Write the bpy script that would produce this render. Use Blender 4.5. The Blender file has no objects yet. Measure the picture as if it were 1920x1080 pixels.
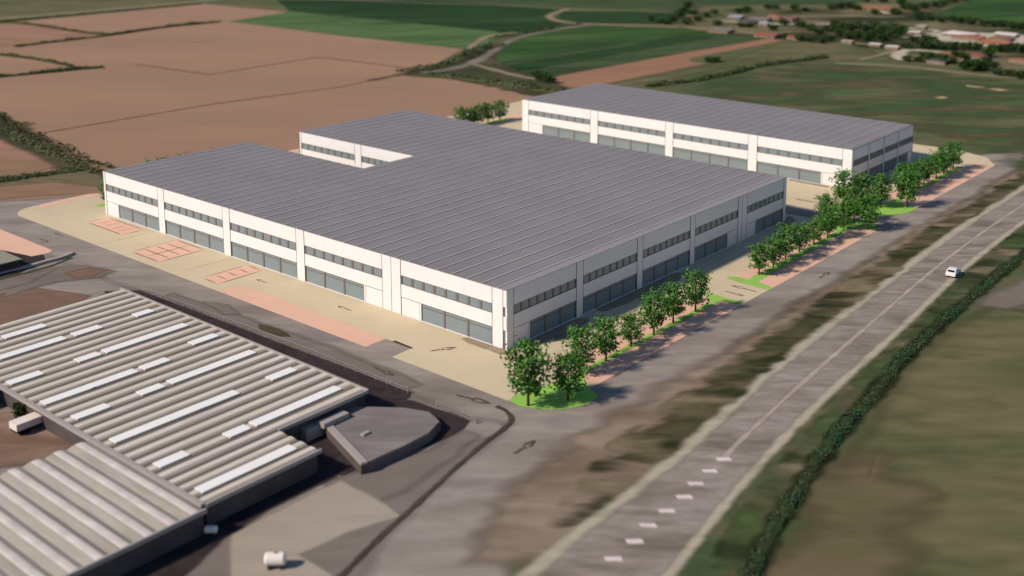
import bpy, bmesh, math, random
from mathutils import Vector, noise as mnoise
S = bpy.context.scene
R = math.radians
random.seed(7)

# ------------------------------------------------------------------ camera
CAM = Vector((-129.073, -112.762, 72.588)); YAW = R(40.051); PIT = R(10.453); FPX = 2123.0
CX, CY = 988.2, 186.2                       # optical axis in the 1920x1080 photograph (cropped picture)
cy_, sy_, cp_, sp_ = math.cos(YAW), math.sin(YAW), math.cos(PIT), math.sin(PIT)
FW = Vector((cy_*cp_, sy_*cp_, -sp_)); RT = Vector((sy_, -cy_, 0)); UP = RT.cross(FW)
cd = bpy.data.cameras.new('camera'); cam = bpy.data.objects.new('camera', cd); S.collection.objects.link(cam)
cam.location = CAM; cam.rotation_euler = (math.pi/2-PIT, 0, YAW-math.pi/2)
cd.sensor_fit = 'HORIZONTAL'; cd.sensor_width = 36; cd.lens = FPX/1920*36
cd.shift_x = (960-CX)/1920; cd.shift_y = -(540-CY)/1920
cd.clip_start = 1; cd.clip_end = 9000
S.camera = cam
cd.dof.use_dof = True; cd.dof.focus_distance = 205; cd.dof.aperture_fstop = .045

# ------------------------------------------------------------------ sky, sun, exposure
SUN = Vector((-1.15, 0.55, 1.0)).normalized()
w = bpy.data.worlds.new("World"); S.world = w; w.use_nodes = True
nt = w.node_tree; bg = nt.nodes['Background']; sky = nt.nodes.new('ShaderNodeTexSky')
sky.sky_type = 'NISHITA'; sky.sun_disc = False
sky.sun_elevation = math.asin(SUN.z); sky.sun_rotation = math.atan2(SUN.x, SUN.y)
sky.air_density = 1.0; sky.dust_density = 0.2; sky.ozone_density = 4.0
nt.links.new(sky.outputs[0], bg.inputs[0]); bg.inputs[1].default_value = 0.088
sl = bpy.data.lights.new('sun', 'SUN'); sl.energy = 4.35; sl.angle = R(4.5); sl.color = (1.0, .88, .74)
so = bpy.data.objects.new('sun', sl); S.collection.objects.link(so)
so.rotation_euler = SUN.to_track_quat('Z', 'Y').to_euler(); so.location = (-60, 30, 90)
S.view_settings.view_transform = 'Standard'; S.view_settings.look = 'None'
S.view_settings.exposure = -0.07; S.view_settings.gamma = 1.0
S.render.engine = 'CYCLES'
S.cycles.transparent_max_bounces = 24; S.cycles.max_bounces = 5; S.cycles.diffuse_bounces = 1

# ------------------------------------------------------------------ helpers
def P(x, y, z=0.0):
    """point of the place, at height z, seen at pixel x, y of the photograph"""
    d = FW + RT*((x-CX)/FPX) + UP*((CY-y)/FPX)
    t = (z-CAM.z)/d.z
    q = CAM + d*t
    return (q.x, q.y, z)
def PL(pts, z=0.0): return [P(a, b, z)[:2] for a, b in pts]
def lin(c):
    f = lambda v: v/12.92 if v <= .04045 else ((v+.055)/1.055)**2.4
    return tuple(f(v/255.0) for v in c[:3])
G = 1.03
def C(r, g, b, k=.97):
    l = lin((r, g, b)); return (min(.95, l[0]*k*G), min(.95, l[1]*k*G*1.01), min(.95, l[2]*k*G*1.03), 1)

def link(o, parent=None):
    S.collection.objects.link(o)
    if parent is not None: o.parent = parent
    return o
def meshobj(name, verts, faces, mats, parent=None, midx=None, smooth=False, edge=None):
    me = bpy.data.meshes.new(name); me.from_pydata(verts, [], faces)
    for m in (mats if isinstance(mats, (list, tuple)) else [mats]): me.materials.append(m)
    if midx: me.polygons.foreach_set('material_index', midx)
    if smooth: me.polygons.foreach_set('use_smooth', [True]*len(me.polygons))
    if edge:
        a = me.attributes.new('edge', 'FLOAT', 'POINT'); a.data.foreach_set('value', edge)
    me.update()
    return link(bpy.data.objects.new(name, me), parent)
def tag(o, label=None, cat=None, group=None, kind=None):
    if label: o['label'] = label
    if cat: o['category'] = cat
    if group: o['group'] = group
    if kind: o['kind'] = kind
    return o
def empty(name, loc, label, cat, group=None, rz=0):
    o = bpy.data.objects.new(name, None); link(o); o.location = loc; o.rotation_euler = (0, 0, rz)
    o.empty_display_size = .3
    return tag(o, label, cat, group)

class MB:
    """collects shapes into one mesh"""
    def __init__(s): s.v = []; s.f = []; s.m = []
    def quad(s, pts, mi=0):
        n = len(s.v); s.v += [tuple(p) for p in pts]; s.f.append(tuple(range(n, n+len(pts)))); s.m.append(mi)
    def box(s, x0, x1, y0, y1, z0, z1, mi=0, tr=None):
        c = [(x0,y0,z0),(x1,y0,z0),(x1,y1,z0),(x0,y1,z0),(x0,y0,z1),(x1,y0,z1),(x1,y1,z1),(x0,y1,z1)]
        if tr: c = [tr(*p) for p in c]
        n = len(s.v); s.v += c
        for q in ((0,3,2,1),(4,5,6,7),(0,1,5,4),(1,2,6,5),(2,3,7,6),(3,0,4,7)):
            s.f.append(tuple(n+i for i in q)); s.m.append(mi)
    def tube(s, a, b, r0, r1, n=7, mi=0, cap=True):
        a = Vector(a); b = Vector(b); d = (b-a).normalized()
        u = d.orthogonal().normalized(); w_ = d.cross(u); k = len(s.v)
        for c, r in ((a, r0), (b, r1)):
            for i in range(n):
                t = 2*math.pi*i/n; s.v.append(tuple(c+u*math.cos(t)*r+w_*math.sin(t)*r))
        for i in range(n):
            j = (i+1) % n; s.f.append((k+i, k+j, k+n+j, k+n+i)); s.m.append(mi)
        if cap:
            s.f.append(tuple(k+n+i for i in range(n))); s.m.append(mi)
    def build(s, name, mats, parent=None, smooth=False):
        return meshobj(name, s.v, s.f, mats, parent, s.m, smooth)

# ------------------------------------------------------------------ materials
VIEWROT = math.atan2(RT.y, RT.x)
def mat(name, cols, scale=.1, stretch=(1, 1), rot=0.0, fine=.08, fscale=1.2, feather=None, rough=.95, stripes=None,
        detail=4.0, spec=.1, lo=.3, hi=.7, ngain=.55, metallic=0.0, bump=0.0):
    m = bpy.data.materials.new(name); m.use_nodes = True; n = m.node_tree.nodes; L = m.node_tree.links
    bs = n['Principled BSDF']; bs.inputs['Roughness'].default_value = rough
    bs.inputs['Specular IOR Level'].default_value = spec; bs.inputs['Metallic'].default_value = metallic
    geo = n.new('ShaderNodeNewGeometry'); mp = n.new('ShaderNodeMapping'); mp.vector_type = 'TEXTURE'
    mp.inputs['Rotation'].default_value = (0, 0, rot); mp.inputs['Scale'].default_value = (stretch[0], stretch[1], 1)
    L.new(geo.outputs['Position'], mp.inputs['Vector'])
    nz = n.new('ShaderNodeTexNoise'); nz.inputs['Scale'].default_value = scale; nz.inputs['Detail'].default_value = detail
    nz.inputs['Roughness'].default_value = ngain
    L.new(mp.outputs[0], nz.inputs['Vector'])
    rp = n.new('ShaderNodeValToRGB'); cr = rp.color_ramp
    if len(cols) == 1: cols = [cols[0], cols[0]]
    while len(cr.elements) < len(cols): cr.elements.new(.5)
    for i, c in enumerate(cols):
        cr.elements[i].position = lo+(hi-lo)*i/(len(cols)-1); cr.elements[i].color = c
    L.new(nz.outputs[0], rp.inputs[0]); col = rp.outputs[0]
    def mul(col, fac_out, a, b):
        mr = n.new('ShaderNodeMapRange'); mr.inputs['To Min'].default_value = a; mr.inputs['To Max'].default_value = b
        mr.inputs['From Min'].default_value = .25; mr.inputs['From Max'].default_value = .75
        L.new(fac_out, mr.inputs[0])
        mx = n.new('ShaderNodeVectorMath'); mx.operation = 'SCALE'
        L.new(col, mx.inputs[0]); L.new(mr.outputs[0], mx.inputs['Scale']); return mx.outputs[0]
    if fine:
        nf = n.new('ShaderNodeTexNoise'); nf.inputs['Scale'].default_value = fscale; nf.inputs['Detail'].default_value = 5
        L.new(mp.outputs[0], nf.inputs['Vector']); col = mul(col, nf.outputs[0], 1-fine, 1+fine)
    if stripes:
        ang, per, amp = stripes
        m2 = n.new('ShaderNodeMapping'); m2.vector_type = 'TEXTURE'; m2.inputs['Rotation'].default_value = (0, 0, ang)
        m2.inputs['Scale'].default_value = (per*14, per, 1)
        L.new(geo.outputs['Position'], m2.inputs['Vector'])
        ns = n.new('ShaderNodeTexNoise'); ns.inputs['Scale'].default_value = 1.0; ns.inputs['Detail'].default_value = 2
        L.new(m2.outputs[0], ns.inputs['Vector']); col = mul(col, ns.outputs[0], 1-amp, 1+amp)
    L.new(col, bs.inputs['Base Color'])
    if bump:
        bp = n.new('ShaderNodeBump'); bp.inputs['Strength'].default_value = bump; bp.inputs['Distance'].default_value = .15
        L.new(nz.outputs[0], bp.inputs['Height']); L.new(bp.outputs[0], bs.inputs['Normal'])
    if feather is not None:
        at = n.new('ShaderNodeAttribute'); at.attribute_name = 'edge'
        ne = n.new('ShaderNodeTexNoise'); ne.inputs['Scale'].default_value = feather[0]; ne.inputs['Detail'].default_value = 3
        L.new(mp.outputs[0], ne.inputs['Vector'])
        s1 = n.new('ShaderNodeMath'); s1.operation = 'SUBTRACT'; s1.inputs[1].default_value = .5; L.new(ne.outputs[0], s1.inputs[0])
        s2 = n.new('ShaderNodeMath'); s2.operation = 'MULTIPLY_ADD'; s2.inputs[1].default_value = feather[1]
        L.new(s1.outputs[0], s2.inputs[0]); L.new(at.outputs['Fac'], s2.inputs[2])
        mr = n.new('ShaderNodeMapRange'); mr.interpolation_type = 'SMOOTHSTEP'
        mr.inputs['From Min'].default_value = .12; mr.inputs['From Max'].default_value = .88
        L.new(s2.outputs[0], mr.inputs[0])
        # never reach the outermost rim
        m3 = n.new('ShaderNodeMapRange'); m3.inputs['From Max'].default_value = .15; L.new(at.outputs['Fac'], m3.inputs[0])
        m4 = n.new('ShaderNodeMath'); m4.operation = 'MULTIPLY'; L.new(mr.outputs[0], m4.inputs[0]); L.new(m3.outputs[0], m4.inputs[1])
        L.new(m4.outputs[0], bs.inputs['Alpha'])
    return m

# ------------------------------------------------------------------ soft-edged ground sheets
LAYER = [0.0]
STEP = [.0018]
def nextz(): LAYER[0] += STEP[0]; return LAYER[0]
def resample(pts, step, closed=True):
    out = []; n = len(pts)
    for i in range(n if closed else n-1):
        a = Vector(pts[i][:2]); b = Vector(pts[(i+1) % n][:2]); k = max(1, int((b-a).length/step))
        for j in range(k): out.append(a.lerp(b, j/k))
    if not closed: out.append(Vector(pts[-1][:2]))
    return out
def area(p): return sum(p[i][0]*p[(i+1) % len(p)][1]-p[(i+1) % len(p)][0]*p[i][1] for i in range(len(p)))/2
def offset(p, d):
    out = []; n = len(p)
    for i in range(n):
        a, b, c = p[i-1], p[i], p[(i+1) % n]
        e1 = (b-a); e2 = (c-b)
        if e1.length < 1e-6 or e2.length < 1e-6: out.append(b.copy()); continue
        e1.normalize(); e2.normalize()
        n1 = Vector((e1.y, -e1.x)); n2 = Vector((e2.y, -e2.x)); m = (n1+n2)
        if m.length < .2: m = n1
        m.normalize(); k = 1/max(.55, m.dot(n1)); out.append(b+m*d*k)
    return out
def inset_outset(p, f):
    n = len(p); A_ = []; B_ = []
    nr = []
    for i in range(n):
        e1 = (p[i]-p[i-1]).normalized(); e2 = (p[(i+1) % n]-p[i]).normalized()
        m = Vector((e1.y+e2.y, -e1.x-e2.x))
        nr.append(m.normalized() if m.length > .1 else Vector((e1.y, -e1.x)))
    def ray(o, d, i):
        best = 1e9
        for j in range(n):
            if j in (i, (i-1) % n): continue
            a = p[j]; e = p[(j+1) % n]-a; den = d.x*e.y-d.y*e.x
            if abs(den) < 1e-9: continue
            w_ = a-o; t = (w_.x*e.y-w_.y*e.x)/den; u = (w_.x*d.y-w_.y*d.x)/den
            if t > 1e-4 and -.001 <= u <= 1.001: best = min(best, t)
        return best
    for i in range(n):
        A_.append(p[i]-nr[i]*min(f, .3*ray(p[i], -nr[i], i))); B_.append(p[i]+nr[i]*min(f, .3*ray(p[i], nr[i], i)))
    return A_, B_
def patch(name, pts, m, f=1.0, step=8.0, z=None, inner=1.0, kind='structure', jit=0.0, label=None, cat=None):
    """one ground sheet; its border fades over the width 2*f"""
    z = nextz() if z is None else z
    p = [Vector(q[:2]) for q in pts]
    if area(p) < 0: p.reverse()
    p = resample(p, step)
    if jit:
        p = [q+Vector((mnoise.noise(Vector((q.x*.13, q.y*.13, 3))), mnoise.noise(Vector((q.x*.13, q.y*.13, 9)))))*jit for q in p]
    n = len(p)
    if f <= 0:
        o = meshobj(name, [(q.x, q.y, z) for q in p], [tuple(range(n))], m)
    else:
        a, b = inset_outset(p, f)
        v = [(q.x, q.y, z) for q in a]+[(q.x, q.y, z) for q in b]
        fc = [tuple(range(n))]+[(i, n+i, n+(i+1) % n, (i+1) % n) for i in range(n)]
        o = meshobj(name, v, fc, m, edge=[inner]*n+[0.0]*n)
    return tag(o, label, cat, kind=kind)
def smoothline(pts, it=2):
    p = [Vector(q[:2]) for q in pts]
    for _ in range(it):
        q = [p[0]]
        for i in range(len(p)-1):
            q += [p[i].lerp(p[i+1], .25), p[i].lerp(p[i+1], .75)]
        p = q+[p[-1]]
    return p
def strip(name, pts, width, m, f=.5, z=None, kind='structure', smooth=True, step=6.0, wfun=None, ends=True):
    z = nextz() if z is None else z
    p = smoothline(pts) if smooth else [Vector(q[:2]) for q in pts]
    p = resample(p, step, closed=False)
    v = []; e = []; fc = []
    for i, q in enumerate(p):
        t = (p[min(i+1, len(p)-1)]-p[max(i-1, 0)]).normalized(); nn = Vector((-t.y, t.x))
        h = (width if wfun is None else wfun(i/(len(p)-1)))/2
        en = 0.0 if ends and i in (0, len(p)-1) else 1.0
        if f > 0:
            for s_, a in ((-(h+f), 0), (-max(h-f, .02), en), (max(h-f, .02), en), (h+f, 0)):
                v.append((*(q+nn*s_), z)); e.append(a)
        else:
            for s_ in (-h, h): v.append((*(q+nn*s_), z)); e.append(1.0)
    k = 4 if f > 0 else 2
    for i in range(len(p)-1):
        for j in range(k-1): fc.append((i*k+j, i*k+j+1, (i+1)*k+j+1, (i+1)*k+j)[::-1])
    return tag(meshobj(name, v, fc, m, edge=e), kind=kind)

SM = dict(stretch=(3.0, 1.0), rot=VIEWROT)
M = {}
M['meadow'] = mat('meadow_grass', [C(74,92,56), C(88,94,62), C(104,100,72), C(80,98,60)], .06, lo=.36, hi=.64, fine=.2, fscale=.3, **SM)
M['soil'] = mat('ploughed_soil', [C(151,120,98), C(159,127,103), C(167,133,108)], .012, fine=.035, fscale=.12, **SM)
M['soil_e'] = mat('ploughed_soil_soft', [C(151,120,98), C(159,127,103), C(167,133,108)], .012, fine=.035, fscale=.12, feather=(.08, .5), **SM)
M['soil_pink'] = mat('pinkish_soil', [C(150,108,92), C(162,124,104), C(140,112,88), C(165,130,98)], .03, fine=.05, fscale=.2, feather=(.08, .8), **SM)
M['soil_red'] = mat('reddish_soil', [C(146,108,84), C(158,120,94)], .03, fine=.04, fscale=.2, feather=(.1, .4), **SM)
M['olive'] = mat('olive_grass', [C(76,84,52), C(94,94,64), C(112,104,74), C(90,94,62)], .05, fine=.2, fscale=.4, feather=(.06, .7), **SM)
M['verge'] = mat('verge_grass', [C(60,66,42), C(88,88,62), C(116,104,80), C(74,84,52)], .06, fine=.16, fscale=.5, feather=(.25, 1.5), **SM)
M['green'] = mat('green_crop', [C(44,68,34), C(58,86,42), C(70,94,48)], .012, fine=.06, fscale=.1, feather=(.06, .5), stripes=(R(-27), 5, .5), **SM)
M['green_light'] = mat('pale_green_crop', [C(70,96,56), C(86,112,66), C(64,86,50)], .012, fine=.05, fscale=.1, feather=(.06, .4), stripes=(R(-24), 4, .6), **SM)
M['green_dark'] = mat('dark_green_crop', [C(32,56,28), C(42,68,34), C(56,70,38)], .01, fine=.08, fscale=.08, feather=(.06, .5), stripes=(R(-24), 6, .4), **SM)
M['green_mid'] = mat('rough_green_crop', [C(52,74,44), C(72,86,54), C(44,66,40)], .02, fine=.1, fscale=.12, feather=(.06, .6), stripes=(R(-27), 6, .35), **SM)
M['track'] = mat('pale_dirt_track', [C(132,120,96), C(150,138,112)], .08, fine=.08, fscale=.3, feather=(.12, .9), **SM)
M['track_grey'] = mat('grey_lane', [C(112,104,92), C(136,126,114)], .05, fine=.08, fscale=.3, feather=(.1, .9), **SM)
M['lane'] = mat('thin_field_ditch', [C(104,74,50), C(124,92,66)], .05, fine=.1, fscale=.3, feather=(.2, 1.0), **SM)
M['darksoil'] = mat('dark_damp_soil', [C(66,56,40), C(88,76,56)], .05, fine=.14, fscale=.3, feather=(.08, 1.4), **SM)
M['scrub'] = mat('dark_scrub_ground', [C(50,54,36), C(72,72,48), C(98,86,68)], .05, fine=.22, fscale=.4, feather=(.2, 1.6), **SM)
M['brush'] = mat('brown_brush_ground', [C(110,95,78), C(130,113,95), C(148,131,114), C(104,94,74)], .07, fine=.16, fscale=.4, feather=(.2, 1.5), **SM)
M['asphalt'] = mat('worn_asphalt', [C(132,122,112), C(146,134,126), C(156,146,136), C(138,126,122)], .08, lo=.36, hi=.64, fine=.13, fscale=.5, feather=(.15, .6), **SM)
M['asphalt2'] = mat('worn_asphalt_patch', [C(118,106,98), C(134,122,114)], .12, fine=.08, fscale=.5, feather=(.12, 1.2), **SM)
M['shadow_paint'] = mat('painted_shadow_dark', [C(46,38,40), C(64,54,54), C(40,32,42)], .15, fine=.2, fscale=.8, feather=(.4, .5), rough=.9)  # dark ground colour painted in for shade beside the low buildings
M['highway'] = mat('highway_asphalt', [C(122,112,100), C(142,130,120), C(154,142,134), C(130,120,106)], .12, lo=.36, hi=.64, fine=.24, fscale=.8, feather=(.4, .4), **SM)
M['hwline'] = mat('faded_line_paint', [C(154,144,124), C(180,170,148), C(170,158,142)], .2, fine=.1, fscale=1.5, feather=(.35, .7), **SM)
M['dash'] = mat('white_dash_paint', [C(212,196,192), C(232,216,212)], .3, fine=.04, fscale=1, feather=(.6, .5))
M['centre'] = mat('worn_centre_paint', [C(160,146,136), C(186,170,162)], .2, fine=.12, fscale=1, feather=(.35, 1.2), **SM)
M['beige'] = mat('beige_concrete', [C(204,184,154), C(212,194,162), C(206,192,160)], .04, fine=.025, fscale=.5, feather=(.5, .12))
M['pink'] = mat('pink_pavers', [C(226,182,156), C(232,188,162)], .08, fine=.025, fscale=.8, feather=(.6, .12))
M['joint'] = mat('dark_bay_line', [C(104,80,68), C(124,96,80)], .3, fine=.1, fscale=2, feather=(2.0, .5))
M['joint_soft'] = mat('faint_slab_joint', [C(180,162,132), C(192,174,144)], .3, fine=.05, fscale=2, feather=(1.0, .6))
M['lawn'] = mat('bright_lawn', [C(142,190,84), C(156,202,98)], .3, fine=.06, fscale=2, feather=(.8, .3))
M['mark'] = mat('dark_arrow_paint', [C(74,68,58), C(112,102,86)], .6, fine=.2, fscale=2, feather=(1.2, .6))
M['blotch'] = mat('pavement_blotch', [C(150,132,110), C(166,148,122)], .3, fine=.1, fscale=1, feather=(.35, 1.2), **SM)
M['yard'] = mat('pale_yard_concrete', [C(156,144,130), C(170,158,142), C(148,137,126)], .06, fine=.05, fscale=.4, feather=(.12, .6), **SM)
M['brown_yard'] = mat('rusty_yard_soil', [C(140,112,98), C(120,96,80), C(158,132,116)], .12, fine=.12, fscale=.6, feather=(.15, .8), **SM)
M['sand'] = mat('bare_sand', [C(186,162,122), C(170,150,112)], .1, fine=.06, fscale=.5, feather=(.12, .9), **SM)
M['compound'] = mat('pale_farmyard', [C(172,160,140), C(196,186,166), C(146,136,116)], .05, fine=.08, fscale=.3, feather=(.08, 1.0), **SM)

M['brush_soft'] = mat('faint_brown_grass', [C(96,90,62), C(106,96,70), C(116,102,78)], .07, fine=.12, fscale=.4, feather=(.12, 2.2), **SM)
M['ditch_dark'] = mat('dark_ditch_growth', [C(34,38,22), C(50,54,32), C(30,32,20)], .15, fine=.25, fscale=.6, feather=(.3, 1.3), **SM)
M['drain_dark'] = mat('dark_gutter_line', [C(64,58,50), C(84,76,66)], .3, fine=.2, fscale=1, feather=(.4, .9))
M['embank_dark'] = mat('dark_embankment_grass', [C(58,56,34), C(84,78,54), C(66,70,44), C(100,90,66)], .12, fine=.22, fscale=.5, feather=(.25, 1.7), **SM)
M['green_verge'] = mat('green_verge_grass', [C(56,76,50), C(78,90,60), C(100,96,70), C(62,84,56)], .09, fine=.2, fscale=.5, feather=(.25, 1.6), **SM)

# ------------------------------------------------------------------ ground and fields
v = []; e = 5000
tag(meshobj('ground', [(-e,-e,0),(e,-e,0),(e,e,0),(-e,e,0)], [(0,1,2,3)], M['meadow']), kind='structure')

patch('field', PL([(-500,60),(0,44),(60,38),(385,7),(540,22),(640,66),(873,90),(800,130),(760,138),(820,143),(940,160),(1020,182),(985,230),(960,260),(500,420),(-120,420),(-500,400)]), M['soil_e'], 2)
patch('field', PL([(-400,-20),(-60,44),(0,38),(400,1),(560,-14),(500,-80),(0,-80)]), M['olive'], 2)
patch('field', PL([(388,6),(430,2),(640,11),(560,22),(540,21)]), M['olive'], 1.5)
patch('field', PL([(0,45),(40,46),(190,66),(30,86),(-150,98),(-300,70)]), M['soil_pink'], 2)
patch('field', PL([(520,0),(790,0),(1075,17),(1030,30),(1030,38),(1060,46),(990,60),(930,61),(640,31),(545,20)]), M['green_dark'], 2)
patch('field', PL([(430,40),(545,22),(640,30),(930,59),(945,66),(905,88),(873,92),(640,67)]), M['green_light'], 1.5)
patch('field', PL([(560,-20),(800,0),(1075,14),(1300,20),(1330,-40),(560,-60)]), M['green_mid'], 2)
patch('field', PL([(1058,22),(1290,20),(1240,45),(1110,44),(1040,36)]), M['green_dark'], 2)
patch('field', PL([(1085,48),(1280,54),(1400,62),(1280,68),(912,120),(898,112),(930,94),(985,68)]), M['green'], 1.5)
patch('field', PL([(912,121),(1280,66),(1400,62),(1440,72),(1290,98),(1012,148),(940,136)]), M['green_mid'], 1.5)
patch('field', PL([(930,127),(1290,67),(1345,68),(1290,78),(985,132)]), M['green_dark'], 1.5)
patch('field', PL([(1015,148),(1290,98),(1437,73),(1470,76),(1290,110),(1300,117),(1325,119),(1110,162),(1050,166)]), M['soil_red'], 1.2)
patch('field', PL([(1270,0),(1560,-20),(1640,10),(1500,22),(1300,8)]), M['green_mid'], 2)
patch('field', PL([(1738,32),(1800,10),(1870,-30),(2100,-20),(2100,52),(1920,46),(1760,36)]), M['green'], 2)
patch('field', PL([(1320,124),(1470,80),(1600,76),(1685,90),(1620,112),(1420,118),(1300,140),(1180,160),(1110,165)]), M['olive'], 2)
patch('grass_verge', PL([(1285,10),(1640,8),(1740,34),(1930,50),(2100,80),(2100,140),(1920,140),(1690,118),(1600,82),(1480,74),(1300,50)]), M['olive'], 3)
patch('grass_verge', PL([(1300,60),(1420,55),(1560,60),(1700,95),(1600,80),(1460,73)]), M['scrub'], 3)
patch('grass_verge', PL([(1540,14),(1740,22),(1790,36),(1700,60),(1640,70),(1560,50)]), M['scrub'], 3)
# overgrown belts between the fields
patch('grass_verge', PL([(745,140),(835,118),(900,92),(940,84),(925,110),(1010,150),(1080,168),(1120,172),(1000,180),(860,150)]), M['scrub'], 2.5)
patch('grass_verge', PL([(0,212),(50,240),(110,278),(160,305),(195,325),(190,345),(60,300),(-60,262),(-200,200),(-100,180)]), M['scrub'], 2.5)
patch('field', PL([(-160,265),(0,262),(50,285),(105,312),(60,328),(-160,348)]), M['soil_pink'], 2)
patch('grass_verge', PL([(-160,345),(30,330),(150,315),(196,332),(190,352),(90,345),(-160,362)]), M['verge'], 1.5)
patch('field', PL([(-200,352),(0,350),(100,342),(190,350),(190,362),(60,368),(-200,392)]), M['soil_pink'], 1.5)

# tracks and thin ditches
strip('track', PL([(-200,50),(0,35),(160,22),(400,0),(640,-22)]), 7.5, M['track'], 1.5)
strip('track', PL([(540,-4),(700,2),(860,8),(940,9),(1000,14),(1070,17),(1300,24)]), 2.6, M['track'], 1.2)
strip('path', PL([(1068,16),(1040,24),(1026,31),(1040,38),(1070,43),(1110,45),(1190,48),(1280,49),(1400,62),(1520,68)]), 5, M['track'], 1.6)
strip('road', PL([(1110,46),(1060,52),(985,66),(945,80),(925,95),(900,112),(870,124),(830,133),(740,140)]), 5.0, M['track_grey'], 2)
strip('track', PL([(970,61),(915,66),(890,82),(880,92)]), 4.0, M['track'], 2)
strip('track', PL([(885,120),(905,125),(930,132),(985,146),(1030,150)]), 4.0, M['track'], 1.6)
for q, wd in (([(243,119),(392,140),(597,107),(720,122),(800,133)], 1.4), ([(65,252),(400,195),(640,163),(700,150)], 1.1), ([(330,80),(372,79),(410,75)], 1.2)):
    strip('ditch', PL(q), wd, M['lane'], .5, smooth=False)
strip('ditch', PL([(690,152),(740,142),(790,136)]), 3, M['darksoil'], 1.5)


# far farm grounds
M['undergrowth'] = mat('dark_undergrowth', [C(38,48,28), C(54,62,36), C(44,58,32)], .04, fine=.2, fscale=.2, feather=(.05, 5.0), stretch=(4, 1.6), rot=VIEWROT)
M['light_clearing'] = mat('light_rough_grass', [C(112,106,74), C(126,116,88)], .04, fine=.15, fscale=.2, feather=(.043, 5.0), stretch=(4, 1.6), rot=VIEWROT)
ug = [(1290,12),(1460,22),(1600,6),(1760,8),(1740,32),(1930,50),(2060,60),(2060,138),(1920,138),(1800,126),(1700,112),(1600,80),(1480,72),(1330,62),(1270,45)]
tag(patch('undergrowth', PL(ug), M['undergrowth'], 6, inner=.47), kind='stuff')
tag(patch('rough_grass', PL(ug), M['light_clearing'], 6, inner=.40), kind='stuff')
M['mottle'] = mat('greener_meadow_blotches', [C(66,88,52), C(76,98,60)], .06, fine=.15, fscale=.3, feather=(.07, 2.4), stretch=(2.6, 1.1), rot=VIEWROT)
M['mottle_b'] = mat('dry_meadow_blotches', [C(118,100,78), C(108,98,72)], .04, fine=.15, fscale=.3, feather=(.09, 2.4), stretch=(2.6, 1.0), rot=VIEWROT)
mq = [(1240,170),(1500,118),(1700,128),(1960,158),(1960,330),(1700,240),(1300,180)]
tag(patch('rough_grass', PL(mq), M['mottle'], 5, inner=.42), kind='stuff')
tag(patch('rough_grass', PL(mq), M['mottle_b'], 5, inner=.2), kind='stuff')
for pp in ([(1810,159),(1832,162),(1850,164),(1835,165),(1815,163)], [(1850,166),(1870,166),(1893,170),(1875,171)], [(1752,183),(1765,181),(1778,183),(1765,186)]):
    patch('bare_soil', PL(pp), M['sand'], 1.2)
strip('track', PL([(1560,118),(1690,124),(1780,134),(1860,143),(1930,148),(2100,160)]), 4, M['track'], 1.6)
strip('path', PL([(1693,113),(1684,106),(1686,98),(1700,93),(1730,95),(1770,98)]), 6, M['compound'], 2)
strip('track', PL([(1610,113),(1650,103),(1695,90)]), 3, M['track'], 1.5)
strip('track', PL([(1570,77),(1690,90)]), 3.5, M['track'], 1.5)
patch('farmyard', PL([(1715,73),(1765,60),(1850,62),(1925,66),(1930,86),(1850,88),(1760,78)]), M['compound'], 3)
strip('path', PL([(1690,52),(1730,54),(1762,57),(1745,64),(1715,68),(1690,70)]), 4, M['compound'], 2)
strip('track', PL([(1732,80),(1800,84),(1860,86),(1960,84)]), 5, M['compound'], 2)
strip('track', PL([(1734,34),(1800,38),(1920,47),(2050,56)]), 4, M['track'], 2)
strip('track', PL([(1340,39),(1400,42),(1460,46),(1560,45),(1640,44)]), 4.5, M['compound'], 2)
strip('track', PL([(1280,50),(1330,55),(1420,64)]), 4, M['track'], 2)
strip('track', PL([(1500,24),(1600,30),(1650,33),(1700,30)]), 3, M['track'], 2)
strip('path', PL([(1620,17),(1650,20),(1665,26)]), 3, M['compound'], 1.2)

# ------------------------------------------------------------------ roads round the site
LAYER[0] = .008; STEP[0] = .0007
ROADP = [(-23.5,60),(-23.5,118),(-22,128),(-24,150),(-10,210),(-2,205),(-13,152),(4,140),(4,-10),(101,-10),(170,-12),(184,-8),(200,-20),(178,-24.5),(110,-25),(60,-26),(20,-27),(-10,-29),(-30,-30),(-38,-33),(-48,-42),(-75,-62),(-140,-90),(-140,-30),(-75,-38),(-48,-24),(-30,-19.5),(-19,-17.4),(-21,-12)]
patch('yard', [(-120,-30),(-60,-8),(-20,-10),(-17,-16),(-30,-22),(-56,-34),(-120,-70)], M['asphalt2'], 1.5)
patch('yard', [(-130,-9),(-42,-11),(-22,-18),(-16.5,-14),(-17,0),(-22,0),(-22,130),(-30,104),(-120,104)], M['asphalt'], .6)
patch('road', ROADP, M['asphalt'], 2.0, step=4)
patch('grass_verge', [(-22.6,2),(-17.6,1),(-17.2,20),(-18.5,42),(-19.5,64),(-21.5,64)], M['asphalt2'], 1.5)
patch('grass_verge', PL([(700,872),(800,846),(872,812),(896,818),(850,858),(760,920),(700,940),(600,905)]), M['asphalt2'], 1.5)
patch('yard', PL([(430,1000),(640,900),(690,925),(752,968),(650,1000),(560,1040),(640,1090),(430,1090)]), M['yard'], .8)
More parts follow.
